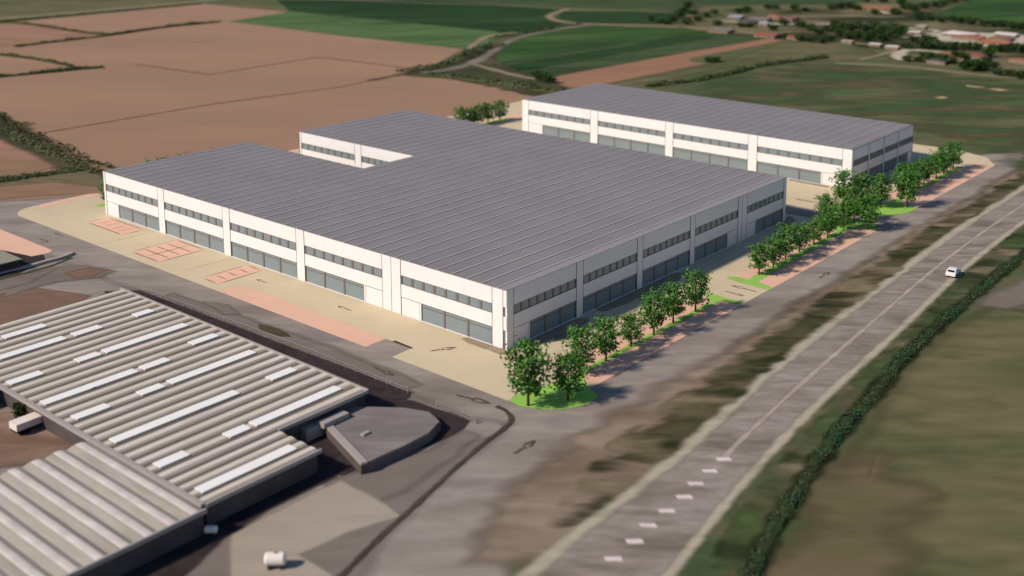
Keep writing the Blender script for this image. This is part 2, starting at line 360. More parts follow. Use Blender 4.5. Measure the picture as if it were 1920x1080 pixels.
# embankment, highway and its verges
patch('embankment', [(-46,-35),(-32,-28),(-16,-26.5),(12,-26.5),(60,-26.8),(110,-25.5),(180,-25.5),(260,-26),(260,-33),(110,-32),(56,-35),(29,-36.5),(0,-39.5),(-20,-41.5),(-40,-42)], M['brush'], 3.0, step=4)
patch('embankment', [(-16,-34.5),(0,-33.5),(20,-31.5),(60,-30),(110,-28.5),(200,-28.5),(200,-31),(110,-31),(60,-33),(26,-34.5),(0,-37),(-14,-38)], M['embank_dark'], 3.0, step=4)
HW_L = [(-150,-52.5),(-75,-45.5),(-38,-41.1),(-20,-40.4),(-11,-40.1),(13.5,-37.2),(29.3,-36.0),(55.5,-34.6),(109.1,-32.2),(152.5,-32),(300,-32)]
HW_R = [(-150,-66),(-75,-58),(-34.6,-53.3),(-25.6,-51.7),(-14.4,-49.9),(4.2,-47.7),(22.5,-46.2),(46.7,-45.0),(79.7,-42.4),(95.9,-41.6),(127.2,-40.8),(300,-41)]
HW_C = [(-150,-59),(-75,-51),(-35.9,-46.9),(-23.8,-46),(-12.3,-44.9),(-3.9,-44),(6.7,-43),(19.1,-41.9),(50,-39.8),(90,-37.2),(130,-36.4),(300,-36.4)]
patch('grass_verge', [(-80,-75),(-34.6,-53.3),(4.2,-47.7),(46.7,-45.0),(95.9,-41.6),(300,-41),(300,-48),(103,-48.5),(37,-49.8),(-5,-55),(-29,-60),(-60,-80)], M['green_verge'], 1.5, step=5)
patch('highway', HW_L+HW_R[::-1], M['highway'], .5, step=5)
strip('highway_line', [(a, b+.3) for a, b in HW_L], 1.9, M['hwline'], .9)
strip('highway_line', HW_R, 1.2, M['hwline'], .7)
strip('highway_line', [(-9,-44.7)]+HW_C[5:], .7, M['centre'], .5, wfun=lambda t: 1.0-.7*min(1, t*2))
for px_, py_ in ((1357,861),(1330,883),(1305,907),(1283,932),(1250,958),(1215,985),(1190,1015),(1150,1048)):
    c = Vector(P(px_, py_)); d = RT*1.2
    strip('highway_line', [(c-d)[:2], c[:2], (c+d)[:2]], .85, M['dash'], .5, smooth=False, step=.4)
# field right of the highway
patch('field', PL([(1700,700),(1790,610),(1860,575),(2050,600),(2200,900),(1800,1200),(1420,1200),(1520,960)]), M['olive'], 3)
patch('bare_soil', PL([(1500,1000),(1570,900),(1640,860),(1680,930),(1660,1040),(1560,1110),(1440,1110)]), M['brush_soft'], 7, step=3)
patch('bare_soil', PL([(1830,572),(1870,545),(1940,520),(1980,550),(1890,580)]), M['track_grey'], 2.5, step=3)

M['near_dark'] = mat('dark_grass_streaks', [C(44,52,30), C(62,64,38)], .12, fine=.2, fscale=.5, feather=(.16, 3.4), stretch=(2.6, 1), rot=VIEWROT)
M['near_dry'] = mat('dry_grass_streaks', [C(138,124,98), C(124,112,86)], .12, fine=.15, fscale=.5, feather=(.14, 3.4), stretch=(2.6, 1), rot=VIEWROT)
M['near_green'] = mat('fresh_grass_streaks', [C(66,84,48), C(80,94,56)], .1, fine=.15, fscale=.5, feather=(.1, 3.0), stretch=(2.2, 1), rot=VIEWROT)
emb = [(-36,-36),(-14,-31),(20,-29),(60,-28),(110,-26.5),(220,-26.5),(220,-31.2),(110,-31),(56,-34),(29,-35.2),(0,-38),(-20,-39.5),(-36,-39.5)]
vg = [(-40,-58),(-14,-51.6),(22.5,-47.8),(46.7,-46.3),(79.7,-43.8),(127.2,-42),(220,-42),(220,-46),(103,-47.5),(37,-49),(-5,-54),(-29,-59),(-45,-66)]
for pg_, mk, iv in ((emb, 'near_dark', .24), (emb, 'near_dry', .3), (vg, 'near_dark', .24), (vg, 'near_dry', .26), (vg, 'near_green', .36)):
    tag(patch('rough_grass', pg_, M[mk], .8, step=4, inner=iv), kind='stuff')

# ------------------------------------------------------------------ beige forecourt of the new estate
def arc(cx, cy, r, a0, a1, n=8): return [(cx+r*math.cos(R(a0+(a1-a0)*i/n)), cy+r*math.sin(R(a0+(a1-a0)*i/n))) for i in range(n+1)]
SITE = [(-13.7,-12)]+[(-13.7,12.1),(-9.4,12.3),(-9.2,16.8),(-9.2,18.2),(-13.7,18.4),(-13.7,132)]+arc(-7.5,134,6.2,180,95,6)+[(190,140),(190,-6)]+[(186,-17),(178,-18.7)]+[(113,-18.7),(107,-13),(107,-1),(106,140),(101,140),(100.4,-3),(99,-12),(101.5,-18.7),(-6,-18.7)]
SITE = [(-13.7,-12),(-13.7,12.1),(-9.4,12.3),(-9.2,16.8),(-9.2,18.2),(-13.7,18.4),(-13.7,132)]+arc(-7.5,134,6.2,180,95,6)+[(100.3,140.2),(100.3,-6),(101.3,-18.7),(-6,-18.7)]
SITE_FAR = [(107.2,-8),(107.2,140),(186,140),(190,-4),(186,-14),(178,-18.7),(120,-18.7)]
patch('road', [(98,142),(98,-20),(116,-20),(112,-8),(109.5,-2),(109.5,142)], M['asphalt'], .5)
patch('pavement', SITE, M['beige'], .12)
patch('pavement', SITE_FAR, M['beige'], .12)
strip('slab_joint', PL([(165,462),(300,433)]), .12, M['joint_soft'], .12, smooth=False)
strip('slab_joint', PL([(330,512),(455,478)]), .12, M['joint_soft'], .12, smooth=False)
strip('slab_joint', PL([(762,654),(792,640)]), .15, M['blotch'], .15, smooth=False)
patch('blotch', [(-9.4,12.2),(-9.0,12.2),(-8.8,16.6),(-9.3,16.6)], M['darksoil'], .25)
# darker blotches along the foot of the walls
for pts in ([(2,-2.0),(14,-2.6),(20,-1.6),(15,-.3),(2,-.3)], [(24,-1.4),(33,-2.4),(46,-2.8),(50,-1.6),(46,-.3),(24,-.3)], [(8,-3.6),(11,-4),(12,-3.2),(9,-3)], [(-.5,-.4),(-.4,8),(-1,8.5),(-1.2,0),(-.6,-1.2),(1,-1.5),(1,-.4)], [(90,-1.5),(97,-1.2),(98,.6),(95.5,.9),(95,-.4),(90,-.4)], [(128,6),(129,6),(129,16),(128.4,16)]):
    patch('blotch', pts, M['blotch'], 1.2, step=2)
# pink paver areas
patch('paving', [(-13.7,18.3),(-9.1,18.5),(-8.8,57),(-12.6,58.8),(-13.7,56)], M['pink'], .1)
patch('paving', [(-8,137.2),(0,137.6),(100,137.6),(100,140.3),(-6,140.3)], M['pink'], .15)
patch('paving', [(-40,104.2),(-22.5,103.9),(-21.2,105.2),(-21.2,150),(-30,150)], M['pink'], .12)
patch('paving', [(-3.5,-14.6),(42.6,-14.6),(41,-18.8),(-1.0,-18.8)], M['pink'], .12)
patch('paving', [(53.8,-14.6),(98,-14.6),(101,-18.75),(53.5,-18.8)], M['pink'], .12)
patch('paving', [(1.5,-13.8),(42.6,-13.8),(43,-10.4),(4,-10.4)], M['pink'], .15)
patch('paving', [(54.4,-13.4),(96,-13.4),(97,-9.9),(54.8,-10)], M['pink'], .12)
patch('paving', [(124,-13.2),(170,-13.2),(170,-18.7),(122,-18.8)], M['pink'], .12)
patch('paving', [(124,-12.4),(168,-12.4),(168,-9.5),(124,-9.5)], M['pink'], .12)
patch('paving', [(110,121),(180,121),(180,126),(110,126)], M['pink'], .15)
patch('paving', [(170,-18.7),(178,-18.7),(178,-14),(170,-14)], M['pink'], .12)
# lawns
def lawn(pts, f=.15): patch('grass', pts, M['lawn'], f, step=1.5)
lawn([(-2,-13.9),(40,-13.7),(42.0,-11.6),(42.0,-10.7),(43.2,-10.8),(43.6,-13),(43.2,-18.8),(42.2,-18.85),(41.6,-14.9),(-2,-14.9)])
lawn([(-13.6,-12.4),(-12,-11.8),(-9,-12.4),(-5,-13.4),(0,-14),(0,-15),(-3,-18.8),(-4,-21.4),(-7,-21.6),(-10.5,-20.3),(-13,-17.3),(-13.9,-14.5)])
lawn([(55,-13.9),(54.6,-10.2),(53.8,-9.2),(52.8,-9.6),(52.2,-14),(52.2,-18.8),(53.6,-19),(54.8,-15),(96,-13.6),(96,-12.3),(55,-12.9)])
lawn([(88,-13.4),(96,-13.6),(99,-14),(101,-18.7),(104,-17),(105,-12),(103,-7),(98,-5.5),(96,-9),(95,-12.2),(88,-12.4)])
lawn([(110,-3),(114,-1.5),(118,-6),(122,-11),(128,-11.5),(128,-13),(124,-15.5),(124,-18.8),(118,-18.5),(112,-15),(109.5,-10)])
lawn([(126,-11.6),(170,-11.4),(170,-12.9),(126,-12.9)])
lawn([(118,121.8),(141,121.8),(144,122.8),(141,124.2),(118,124.2)])
lawn([(2,127.5),(60,127.5),(60,129.5),(2,129.5)])
# parking bays with dark outlines
def grid(x0, x1, y0, y1, xs, ys, skew=0.0):
    k = lambda x, y: (x, y+skew*(x-x0))
    patch('parking_bay', [k(x0,y0), k(x1,y0), k(x1,y1), k(x0,y1)], M['pink'], .05)
    z = nextz()
    for x in xs: strip('bay_line', [k(x,y0), k(x,y1)], .22, M['joint'], .08, smooth=False, z=z, step=2)
    z = nextz()
    for y in ys: strip('bay_line', [k(x0,y), k(x1,y)], .22, M['joint'], .08, smooth=False, z=z, step=2)
grid(-6.3, -1.4, 103.6, 118.2, [-6.3, -1.4], [103.6, 106.5, 109.4, 112.3, 115.2, 118.2])
grid(-11.3, -1.0, 81.6, 91.6, [-11.3, -8.7, -6.1, -3.6, -1.0], [81.6, 86.5, 91.6])
patch('paving_edge', [(-7.2,91.6),(-1,91.6),(-1,91.9),(-7.2,97)], M['beige'], .05)
grid(-11.3, -1.4, 61.8, 66.9, [-11.3, -8.8, -6.3, -3.8, -1.4], [61.8, 66.9])

# blurred direction arrows painted on the ground: long shaft, open head
def arrow(px_, py_, d, size=1.0, flip=1, soft=.12):
    size *= .8
    c = Vector(P(px_, py_)[:2]); d = Vector(d).normalized(); n_ = Vector((-d.y, d.x))*flip
    z = nextz()
    q = lambda a, b: tuple(c+d*a*size+n_*b*size)
    strip('road_marking', [q(-2.6,0), q(-.2,.05)], .16*size, M['mark'], soft, smooth=False, z=z, step=.5)
    z = nextz()
    strip('road_marking', [q(-.2,-.38), q(.6,-.42), q(2.0,0), q(.6,.40), q(-.2,.32)], .13*size, M['mark'], soft, smooth=False, z=z, step=.5)
    z = nextz()
    strip('road_marking', [q(-.3,-.5), q(-.1,.5)], .12*size, M['mark'], soft, smooth=False, z=z, step=.3)
arrow(645, 578, (0, 1), 1.05); arrow(490, 527, (0, 1), .9); arrow(833, 655, (.9, -.5), 1.25, soft=.2)
arrow(110, 440, (0, 1), 1.1); arrow(82, 451, (0, -1), 1.1); arrow(1393, 541, (0, 1), 1.5); arrow(1378, 551, (0, -1), 1.2)
arrow(1546, 516, (1, 0), 1.3); arrow(1507, 376, (0, 1), 1.3); arrow(1530, 380, (0, -1), 1.3)
arrow(720, 697, (0, -1), 1.3, soft=.25); arrow(890, 750, (.2, -1), 1.6, soft=.25); arrow(985, 838, (1, .05), 1.3, soft=.3)
patch('blotch', PL([(485,608),(520,618),(545,632),(525,630),(490,618)]), M['darksoil'], .5, step=2)
patch('blotch', PL([(380,565),(430,572),(450,590),(420,590)]), M['asphalt2'], .8, step=2)

# ------------------------------------------------------------------ near-left works: shadow bands painted as dark ground sheets
patch('painted_shadow', PL([(195,547),(262,545),(770,736),(768,746),(700,775),(560,800),(240,590)]), M['shadow_paint'], .3)
patch('painted_shadow', PL([(520,806),(560,800),(700,745),(775,752),(800,762),(850,777),(880,790),(872,803),(830,826),(760,852),(700,872),(640,892),(590,872),(560,850)]), M['shadow_paint'], .5, step=1.5)
patch('painted_shadow', PL([(100,1095),(300,1010),(590,870),(640,870),(630,895),(500,960),(420,1010),(330,1095)]), M['shadow_paint'], .7)
patch('yard', PL([(-60,780),(50,770),(180,840),(140,850),(60,870),(-60,880)]), M['brown_yard'], 1)
patch('yard', PL([(-60,560),(60,540),(170,555),(100,590),(-60,620)]), M['brown_yard'], 1.2)
patch('yard', PL([(60,505),(160,498),(215,510),(190,520),(110,530),(40,545),(0,560)]), M['asphalt2'], 1.5, step=3)
patch('yard', PL([(120,512),(165,503),(205,507),(180,518),(140,521)]), M['brown_yard'], 1.0, step=2)
patch('grass_verge', PL([(-60,520),(60,512),(110,505),(60,530),(-60,560)]), M['asphalt2'], 1.2, step=3)

# ------------------------------------------------------------------ the white estate buildings
def pm(name, c, rough=.6, spec=.3, scale=.4, fine=.03, metallic=0.0, c2=None, **k):
    return mat(name, [c, c2 or c], scale, fine=fine, fscale=.8, rough=rough, spec=spec, metallic=metallic, **k)
M['panel'] = pm('white_concrete_panel', C(237,230,226), .7, .2, c2=C(241,235,231), fine=.012)
M['jointd'] = pm('dark_panel_joint', C(58,52,50))
M['mullion'] = pm('taupe_window_frame', C(124,112,106), .5)
M['glass'] = pm('grey_green_glass', C(134,146,148), .22, .45, c2=C(128,141,144), fine=.03)
M['rooff'] = pm('grey_roof_membrane', C(139,134,135), .75, .15, scale=.08, c2=C(132,127,129), fine=.03)
M['rib'] = pm('pale_roof_seam', C(200,192,188), .5, .3)
M['seam_shade_edge'] = pm('painted_seam_shade_dark_edge', C(72,66,66))
M['flash'] = pm('pale_roof_edge', C(150,144,144), .6)
M['sill'] = pm('white_sill', C(235,228,222), .5)

def facade(root, W, tr, segs, H=10.0, nwin=8, jw=.052):
    """tr(u, d, z): u along the wall, d inwards"""
    for u in sorted({q for s in segs for q in (s[1], s[2])})[1:-1]: W.box(u-.05, u+.05, -.047, .25, 0, H, 1, tr)
    for s in segs:
        u0, u1 = s[1], s[2]
        j = jw
        if s[0] == 'p':
            W.box(u0+j, u1-j, -.04, .28, 0, H, 0, tr); continue
        mode = s[3]; npn = s[4]
        W.box(u0+j, u1-j, 0, .28, 7.2, H, 0, tr)
        W.box(u0+j, u1-j, 0, .28, 3.25, 5.55, 0, tr)
        # ribbon window: frame, mullions, panes
        fr = MB(); a, b = u0+j, u1-j
        fr.box(a, b, .06, .2, 7.10, 7.2, 0, tr); fr.box(a, b, .06, .2, 5.55, 5.64, 0, tr)
        n = s[5] if len(s) > 5 else nwin; pitch = (b-a)/n; mw = pitch*.2
        for i in range(n+1):
            c = a+i*pitch; l, r_ = c-mw/2, c+mw/2
            if i == 0: l = a
            if i == n: r_ = b
            fr.box(l, r_, .055, .2, 5.64, 7.10, 0, tr)
        wo = fr.build('window', M['mullion'], root)
        g = MB(); g.box(a+.02, b-.02, .15, .17, 5.6, 7.14, 0, tr); g.build('pane', M['glass'], wo)
        # ground floor: door panel and shop glazing
        ga, gb = a, b
        dw = s[6] if len(s) > 6 else 4.4
        if mode in ('dl', 'dh'):
            lo_ = (mode == 'dl')
            d0, d1 = (a, a+dw) if lo_ else (b-dw, b)
            s0, s1 = (a+dw+.1, a+dw+.45) if lo_ else (b-dw-.45, b-dw-.1)
            dm = MB(); dm.box(d0, d1, .02, .26, .04, 3.16, 0, tr); dm.build('door', M['panel'], root)
            W.box(d0, d1, -.004, .2, 3.165, 3.245, 1, tr)
            W.box(s0, s1, 0, .28, 0, 3.16, 0, tr)
            if lo_: ga = s1
            else: gb = s0
        sf = MB(); p = (gb-ga)/npn
        sf.box(ga, gb, .06, .2, 3.1, 3.21, 0, tr); sf.box(ga, gb, .05, .22, 2.56, 2.66, 0, tr)
        for i in range(npn+1):
            c = ga+i*p; l, r_ = c-.19, c+.19
            if i == 0: l, r_ = ga, ga+.14
            if i == npn: l, r_ = gb-.14, gb
            sf.box(l, r_, .045, .23, .1, 3.1, 0, tr)
        so_ = sf.build('shop_window', M['mullion'], root)
        g = MB(); g.box(ga+.02, gb-.02, .15, .17, .1, 3.15, 0, tr); g.build('pane', M['glass'], so_)
        g = MB(); g.box(ga, gb, -.06, .2, 0, .1, 0, tr); g.build('sill', M['sill'], so_)

def TX(x0, s=1): return lambda u, d, z: (x0+s*d, u, z)      # wall at x = x0 facing -x (s = 1)
def TY(y0, s=1): return lambda u, d, z: (u, y0+s*d, z)      # wall at y = y0 facing -y

def roof_part(root, polys, seams, H=10.0):
    r = MB()
    for (x0, x1, y0, y1) in polys: r.box(x0, x1, y0, y1, H, H+.08, 0)
    for (x0, x1, y) in seams:
        r.box(x0-.03, x1, y-.1, y+.1, H+.083, H+.17, 1)
        r.box(x0-.03, x1, y-.19, y-.1, H+.082, H+.10, 2)  # dark strip paints the shade beside each rib
    return r.build('roof', [M['rooff'], M['rib'], M['seam_shade_edge']], root)

# --- large U-shaped building
A = empty('warehouse', (0, 0, 0), 'largest white industrial building, U-shaped with a wide grey seamed roof, mid site', 'building', 'white industrial buildings with grey seamed roofs')
W = MB()
L1, L2, D1, D2, N1 = 121.3, 94.65, 39.5, 55.8, 77.9
for b in ((.3, L2-.3, .3, N1-.3), (.3, D1-.3, N1-.3, L1-.3), (D2+.3, L2-.3, N1-.3, L1-.3)): W.box(b[0], b[1], b[2], b[3], 0, 9.97, 1)
SX = [('p',.76,3.05), ('b',3.05,24.28,'dh',3), ('p',24.28,26.65), ('p',26.65,28.95), ('b',28.95,50.3,'dl',3), ('p',50.3,52.65),
      ('b',52.65,73.6,'n',4), ('p',73.6,75.95), ('b',75.95,97.0,'n',4), ('p',97.0,99.35), ('b',99.35,120.5,'dh',3), ('p',120.5,L1)]
facade(A, W, TX(0), SX)
# narrow corner return with two slit windows
W.box(0, .28, .0, .70, 7.2, 10, 0, lambda x, y, z: (x, y, z)); W.box(0, .28, .0, .70, 3.25, 5.55, 0)
cw = MB(); cw.box(.05, .25, .58, .70, 0, 7.2, 0); cw.box(.05, .25, .3, .58, 5.55, 5.63, 0); cw.box(.05, .25, .3, .58, 3.14, 3.25, 0); cw.box(.05,.25,.3,.58,2.56,2.66,0)
o = cw.build('window', M['mullion'], A); g = MB(); g.box(.12, .2, .28, .58, 5.6, 7.2, 0); g.build('pane', M['glass'], o)
g = MB(); g.box(.12, .2, .28, .58, 0, 3.2, 0); g.build('shop_window', M['glass'], A)
SY = [('p',.0,1.68), ('b',1.68,18.22,'dl',3,8,3.6), ('p',18.22,20.12), ('b',20.12,36.52,'n',4), ('p',36.52,38.32), ('b',38.32,54.72,'n',4), ('p',54.72,56.5),
      ('b',56.5,73.36,'dh',3,8,3.6), ('p',73.36,75.02), ('p',75.02,77.0), ('b',77.0,93.24,'dl',3,8,3.5), ('p',93.24,L2)]
facade(A, W, TY(0), SY)
facade(A, W, TX(D2), [('p',N1,78.2), ('b',78.2,96.9,'n',4), ('p',96.9,99.3), ('b',99.3,120.4,'dh',3), ('p',120.4,L1)])
facade(A, W, TX(D1, -1), [('p',N1,78.2), ('b',78.2,96.9,'n',4), ('p',96.9,99.3), ('b',99.3,120.4,'dh',3), ('p',120.4,L1)])
facade(A, W, TX(L2, -1), [('p',0,3.05)]+[('b',3.05,24.28,'n',4), ('p',24.28,28.95), ('b',28.95,50.3,'n',4), ('p',50.3,52.65), ('b',52.65,73.6,'n',4), ('p',73.6,75.95), ('b',75.95,97,'n',4), ('p',97,99.35), ('b',99.35,120.5,'n',4), ('p',120.5,L1)])
facade(A, W, TY(L1, -1), [('p',.3,1.68), ('b',1.68,18.22,'n',3), ('p',18.22,20.12), ('b',20.12,37.8,'n',4), ('p',37.8,D1), ('p',D2,56.5), ('b',56.5,73.36,'n',3), ('p',73.36,77.0), ('b',77.0,93.0,'n',3), ('p',93.0,L2-.3)])
facade(A, W, TY(N1, -1), [('p',D1,40), ('b',40,55.3,'n',3)])
W.build('wall', [M['panel'], M['jointd']], A)
seams = []
k = 0
while True:
    y = 1.95+3.37*k; k += 1
    if y > L1-.5: break
    if y < N1+.3: seams.append((0, L2, y))
    else: seams += [(0, D1, y), (D2, L2, y)]
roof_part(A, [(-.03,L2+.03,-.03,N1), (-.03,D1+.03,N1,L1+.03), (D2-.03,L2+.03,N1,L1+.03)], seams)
fl = MB(); fl.box(-.06, L2+.05, -.05, 1.85, 10.08, 10.085); fl.build('roof_edge', M['flash'], A)

# --- second building
B = empty('warehouse', (129.4, .3, 0), 'long white two-storey industrial building with grey seamed roof standing behind the U-shaped one', 'building', 'white industrial buildings with grey seamed roofs')
W = MB(); bx, by, bl, bd = 129.4, .3, 106.4, 168.3
sh = lambda f: (lambda u, d, z: tuple(a-b for a, b in zip(f(u, d, z), (bx, by, 0))))
W.box(.3, bd-bx-.3, .3, bl-by-.3, 0, 9.97, 1)
facade(B, W, sh(TX(bx)), [('p',by,2.75), ('b',2.75,26.3,'dl',3,8,5.0), ('p',26.3,28.95), ('b',28.95,52.1,'n',4), ('p',52.1,54.65), ('b',54.65,77.8,'n',4), ('p',77.8,80.5), ('b',80.5,103.9,'dh',3,8,5.0), ('p',103.9,bl)])
facade(B, W, sh(TY(by)), [('p',129.4,130.2), ('b',130.2,139.1,'dl',3,11,1.0), ('p',139.1,139.95), ('b',139.95,148.4,'n',4,11), ('p',148.4,149.2), ('b',149.2,157.75,'n',4,11), ('p',157.75,158.4), ('b',158.4,168.0,'dh',3,11,2.4), ('p',168.0,bd)])
facade(B, W, sh(TX(bd, -1)), [('p',by,2.75), ('b',2.75,26.3,'n',3), ('p',26.3,28.95), ('b',28.95,52.1,'n',4), ('p',52.1,54.65), ('b',54.65,77.8,'n',4), ('p',77.8,80.5), ('b',80.5,103.9,'n',3), ('p',103.9,bl)])
facade(B, W, sh(TY(bl, -1)), [('p',129.7,131), ('b',131,149,'n',4), ('p',149,150.5), ('b',150.5,167,'n',4), ('p',167,bd-.3)])
W.build('wall', [M['panel'], M['jointd']], B)
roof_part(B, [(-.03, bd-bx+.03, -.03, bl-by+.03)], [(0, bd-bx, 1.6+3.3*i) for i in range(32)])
ed = MB(); ed.box(-.05, bd-bx+.05, -.07, .1, 10.08, 10.14); ed.build('roof_edge', M['seam_shade_edge'], B)

# ------------------------------------------------------------------ near-left works
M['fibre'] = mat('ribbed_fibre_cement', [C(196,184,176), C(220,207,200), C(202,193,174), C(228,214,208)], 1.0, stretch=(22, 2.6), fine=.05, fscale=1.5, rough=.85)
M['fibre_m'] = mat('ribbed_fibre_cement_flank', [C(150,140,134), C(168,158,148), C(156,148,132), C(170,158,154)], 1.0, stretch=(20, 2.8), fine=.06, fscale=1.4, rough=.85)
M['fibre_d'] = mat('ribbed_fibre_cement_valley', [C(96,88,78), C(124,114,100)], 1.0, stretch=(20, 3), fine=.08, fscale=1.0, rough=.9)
M['skyl'] = pm('white_skylight_sheet', C(255,250,244), .5, .3, c2=C(252,242,234))
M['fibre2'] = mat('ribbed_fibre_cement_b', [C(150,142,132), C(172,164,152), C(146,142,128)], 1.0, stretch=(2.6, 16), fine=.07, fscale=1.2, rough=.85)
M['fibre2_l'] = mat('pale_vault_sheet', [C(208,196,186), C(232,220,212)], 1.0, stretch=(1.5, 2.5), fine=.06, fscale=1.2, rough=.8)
M['wallg'] = pm('dirty_grey_render', C(100,90,88), .9, .1, c2=C(80,72,72), fine=.1)
M['roofd'] = mat('dark_flat_roof', [C(116,108,106), C(132,122,120), C(142,134,128)], .25, stretch=(3, 1), rot=VIEWROT, fine=.07, rough=.85)
M['edge'] = pm('pale_coping', C(168,158,152), .8, .2, fine=.06)

def ribbed(name, root, x0, x1, y0, y1, z, per, axis, mats, amp=.15):
    """ribbed sheet: ribs along x (axis 0) or y (axis 1); valley, slopes, cap"""
    m = MB(); a0, a1 = (y0, y1) if axis == 0 else (x0, x1); n = round((a1-a0)/per); p = (a1-a0)/n
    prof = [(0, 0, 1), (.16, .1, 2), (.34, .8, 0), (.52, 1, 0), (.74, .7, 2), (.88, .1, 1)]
    pts = []
    for i in range(n):
        for (u, h, mi) in prof: pts.append((a0+(i+u)*p, z+h*amp, mi))
    pts.append((a1, z, 1))
    for i in range(len(pts)-1):
        (u, h, mi), (u2, h2, _) = pts[i], pts[i+1]
        if axis == 0: m.quad([(x0,u,h), (x1,u,h), (x1,u2,h2), (x0,u2,h2)], mi)
        else: m.quad([(u,y1,h), (u,y0,h), (u2,y0,h2), (u2,y1,h2)], mi)
    return m.build(name, mats, root)

RZ = 3.0
c0 = (-45, 30, 0)
WK = empty('factory_shed', (0, 0, 0), 'low works building at lower left with ribbed grey roof and many white skylight strips', 'building')
w_ = MB(); w_.box(-61.1, -29.2, 1.2, 65.3, 0, RZ-.05); w_.box(-61.1, -44.7, -7.2, 1.2, 0, RZ-.05); w_.box(-90, -61.1, 43.2, 65.3, 0, RZ-.05)
w_.build('wall', M['wallg'], WK)
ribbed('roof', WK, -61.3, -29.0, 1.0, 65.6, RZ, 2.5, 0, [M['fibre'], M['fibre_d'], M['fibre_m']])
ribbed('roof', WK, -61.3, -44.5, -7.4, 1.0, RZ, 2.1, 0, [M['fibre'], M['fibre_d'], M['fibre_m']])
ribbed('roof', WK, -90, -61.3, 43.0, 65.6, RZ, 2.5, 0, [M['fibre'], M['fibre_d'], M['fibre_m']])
e_ = MB(); e_.box(-29.0, -28.7, .8, 65.8, RZ-.25, RZ+.3); e_.box(-61.3, -44.3, -7.7, -7.4, RZ-.25, RZ+.25); e_.box(-44.5, -29, .7, .95, RZ-.25, RZ+.25); e_.box(-61.9, -61.3, -7.4, 43, RZ-.1, RZ+.32)
e_.build('roof_edge', M['edge'], WK)
sky_px = [((87,725),(235,600)), ((0,628),(77,605)), ((140,628),(193,613)), ((253,591),(290,583)), ((0,673),(127,635)), ((193,657),(347,607)), ((367,647),(413,630)),
          ((143,675),(187,662)), ((257,685),(310,670)), ((15,717),(78,697)), ((160,720),(247,690)), ((323,718),(480,660)), ((500,707),(550,690)),
          ((73,751),(173,720)), ((147,787),(210,763)), ((213,827),(387,760)), ((387,760),(447,735)), ((267,740),(313,725)), ((287,868),(350,848)), ((417,812),(463,798)), ((465,790),(633,725)), ((370,917),(547,835))]
for (a, b) in sky_px:
    pa, pb = P(a[0], a[1], RZ+.25), P(b[0], b[1], RZ+.25); yc = (pa[1]+pb[1])/2
    if a == (87,725): continue
    x0_, x1_ = sorted((pa[0], pb[0])); x0_ = max(x0_, -61.0 if yc < 43 else -90); x1_ = min(x1_, -29.6)
    if yc > 1: k = math.floor((yc-1.0)/2.484); yc = 1.0+(k+.53)*2.484
    else: yc = -7.4+(math.floor((yc+7.4)/2.1)+.53)*2.1
    s_ = MB(); s_.box(x0_, x1_, yc-.85, yc+.85, RZ+.05, RZ+.19+.006*(len(WK.children) % 5)); s_.build('skylight', M['skyl'], WK)

W2 = empty('factory_shed', (-61, -8, 0), 'low shed with thick pale vaulted roof ribs in the bottom left corner', 'building')
w_ = MB(); T = lambda x, y, z: (x+61, y+8, z)
w_.box(-110, -62.1, -8.2, 17.0, 0, RZ-.05, 0, T); w_.build('wall', M['wallg'], W2)
vm = MB(); per = 2.9; x = -62.0
while x > -110:
    n = 8; xs = [x-per*i/n for i in range(n+1)]
    for i in range(n):
        h0, h1 = [RZ+.34*math.sin(math.pi*j/n) for j in (i, i+1)]
        q = [(xs[i],-8.4,h0), (xs[i],17.2,h0), (xs[i+1],17.2,h1), (xs[i+1],-8.4,h1)]
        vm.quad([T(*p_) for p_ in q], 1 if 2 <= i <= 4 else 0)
    x -= per
vm.build('roof', [M['fibre2'], M['fibre2_l']], W2)
e_ = MB(); e_.box(-110, -61.95, -8.7, -8.4, RZ-.2, RZ+.35, 0, T); e_.build('roof_edge', M['edge'], W2)

W3 = empty('office_block', (-36, -6, 0), 'small low building with dark flat roof and pale coping beside the ribbed works roof', 'building')
OH = 1.3
pl = PL([(602,776),(628,762),(690,762),(760,764),(806,772),(826,790),(806,812),(760,836),(706,860),(690,868)], 1.4)
def prism(root, name, poly, z0, z1, m, off=(0,0), bevel=0):
    b = MB(); n = len(poly); q = [(x-off[0], y-off[1]) for x, y in poly]
    if area([Vector(p_) for p_ in q]) < 0: q.reverse()
    b.quad([(x, y, z1) for x, y in q]); b.quad([(x, y, z0) for x, y in q][::-1])
    for i in range(n): b.quad([(*q[i], z0), (*q[(i+1) % n], z0), (*q[(i+1) % n], z1), (*q[i], z1)])
    return b.build(name, m, root)
M['wallb'] = pm('grey_render', C(112,102,100), .9, .1, c2=C(98,90,90), fine=.1)
prism(W3, 'wall', pl, 0, 1.3, M['wallb'], (-36,-6))
prism(W3, 'roof', [(x*1.0, y) for x, y in offset([Vector(p_) for p_ in pl], .15)], 1.32, 1.44, M['roofd'], (-36,-6))
e_ = MB(); T = lambda x, y, z: (x+36, y+6, z)
qa, qb = Vector(pl[0]), Vector(pl[-1]); dd = (qb-qa).normalized(); nn = Vector((-dd.y, dd.x))*.95
if nn.dot(Vector(pl[3])-qa) > 0: nn = -nn
qs = [qa+dd*2, qb, qb+nn, qa+dd*2+nn]; e_.quad([T(q.x, q.y, 1.6) for q in qs])
for i in range(4): e_.quad([T(qs[i].x, qs[i].y, 1.3), T(qs[(i+1) % 4].x, qs[(i+1) % 4].y, 1.3), T(qs[(i+1) % 4].x, qs[(i+1) % 4].y, 1.6), T(qs[i].x, qs[i].y, 1.6)])
wq = MB()
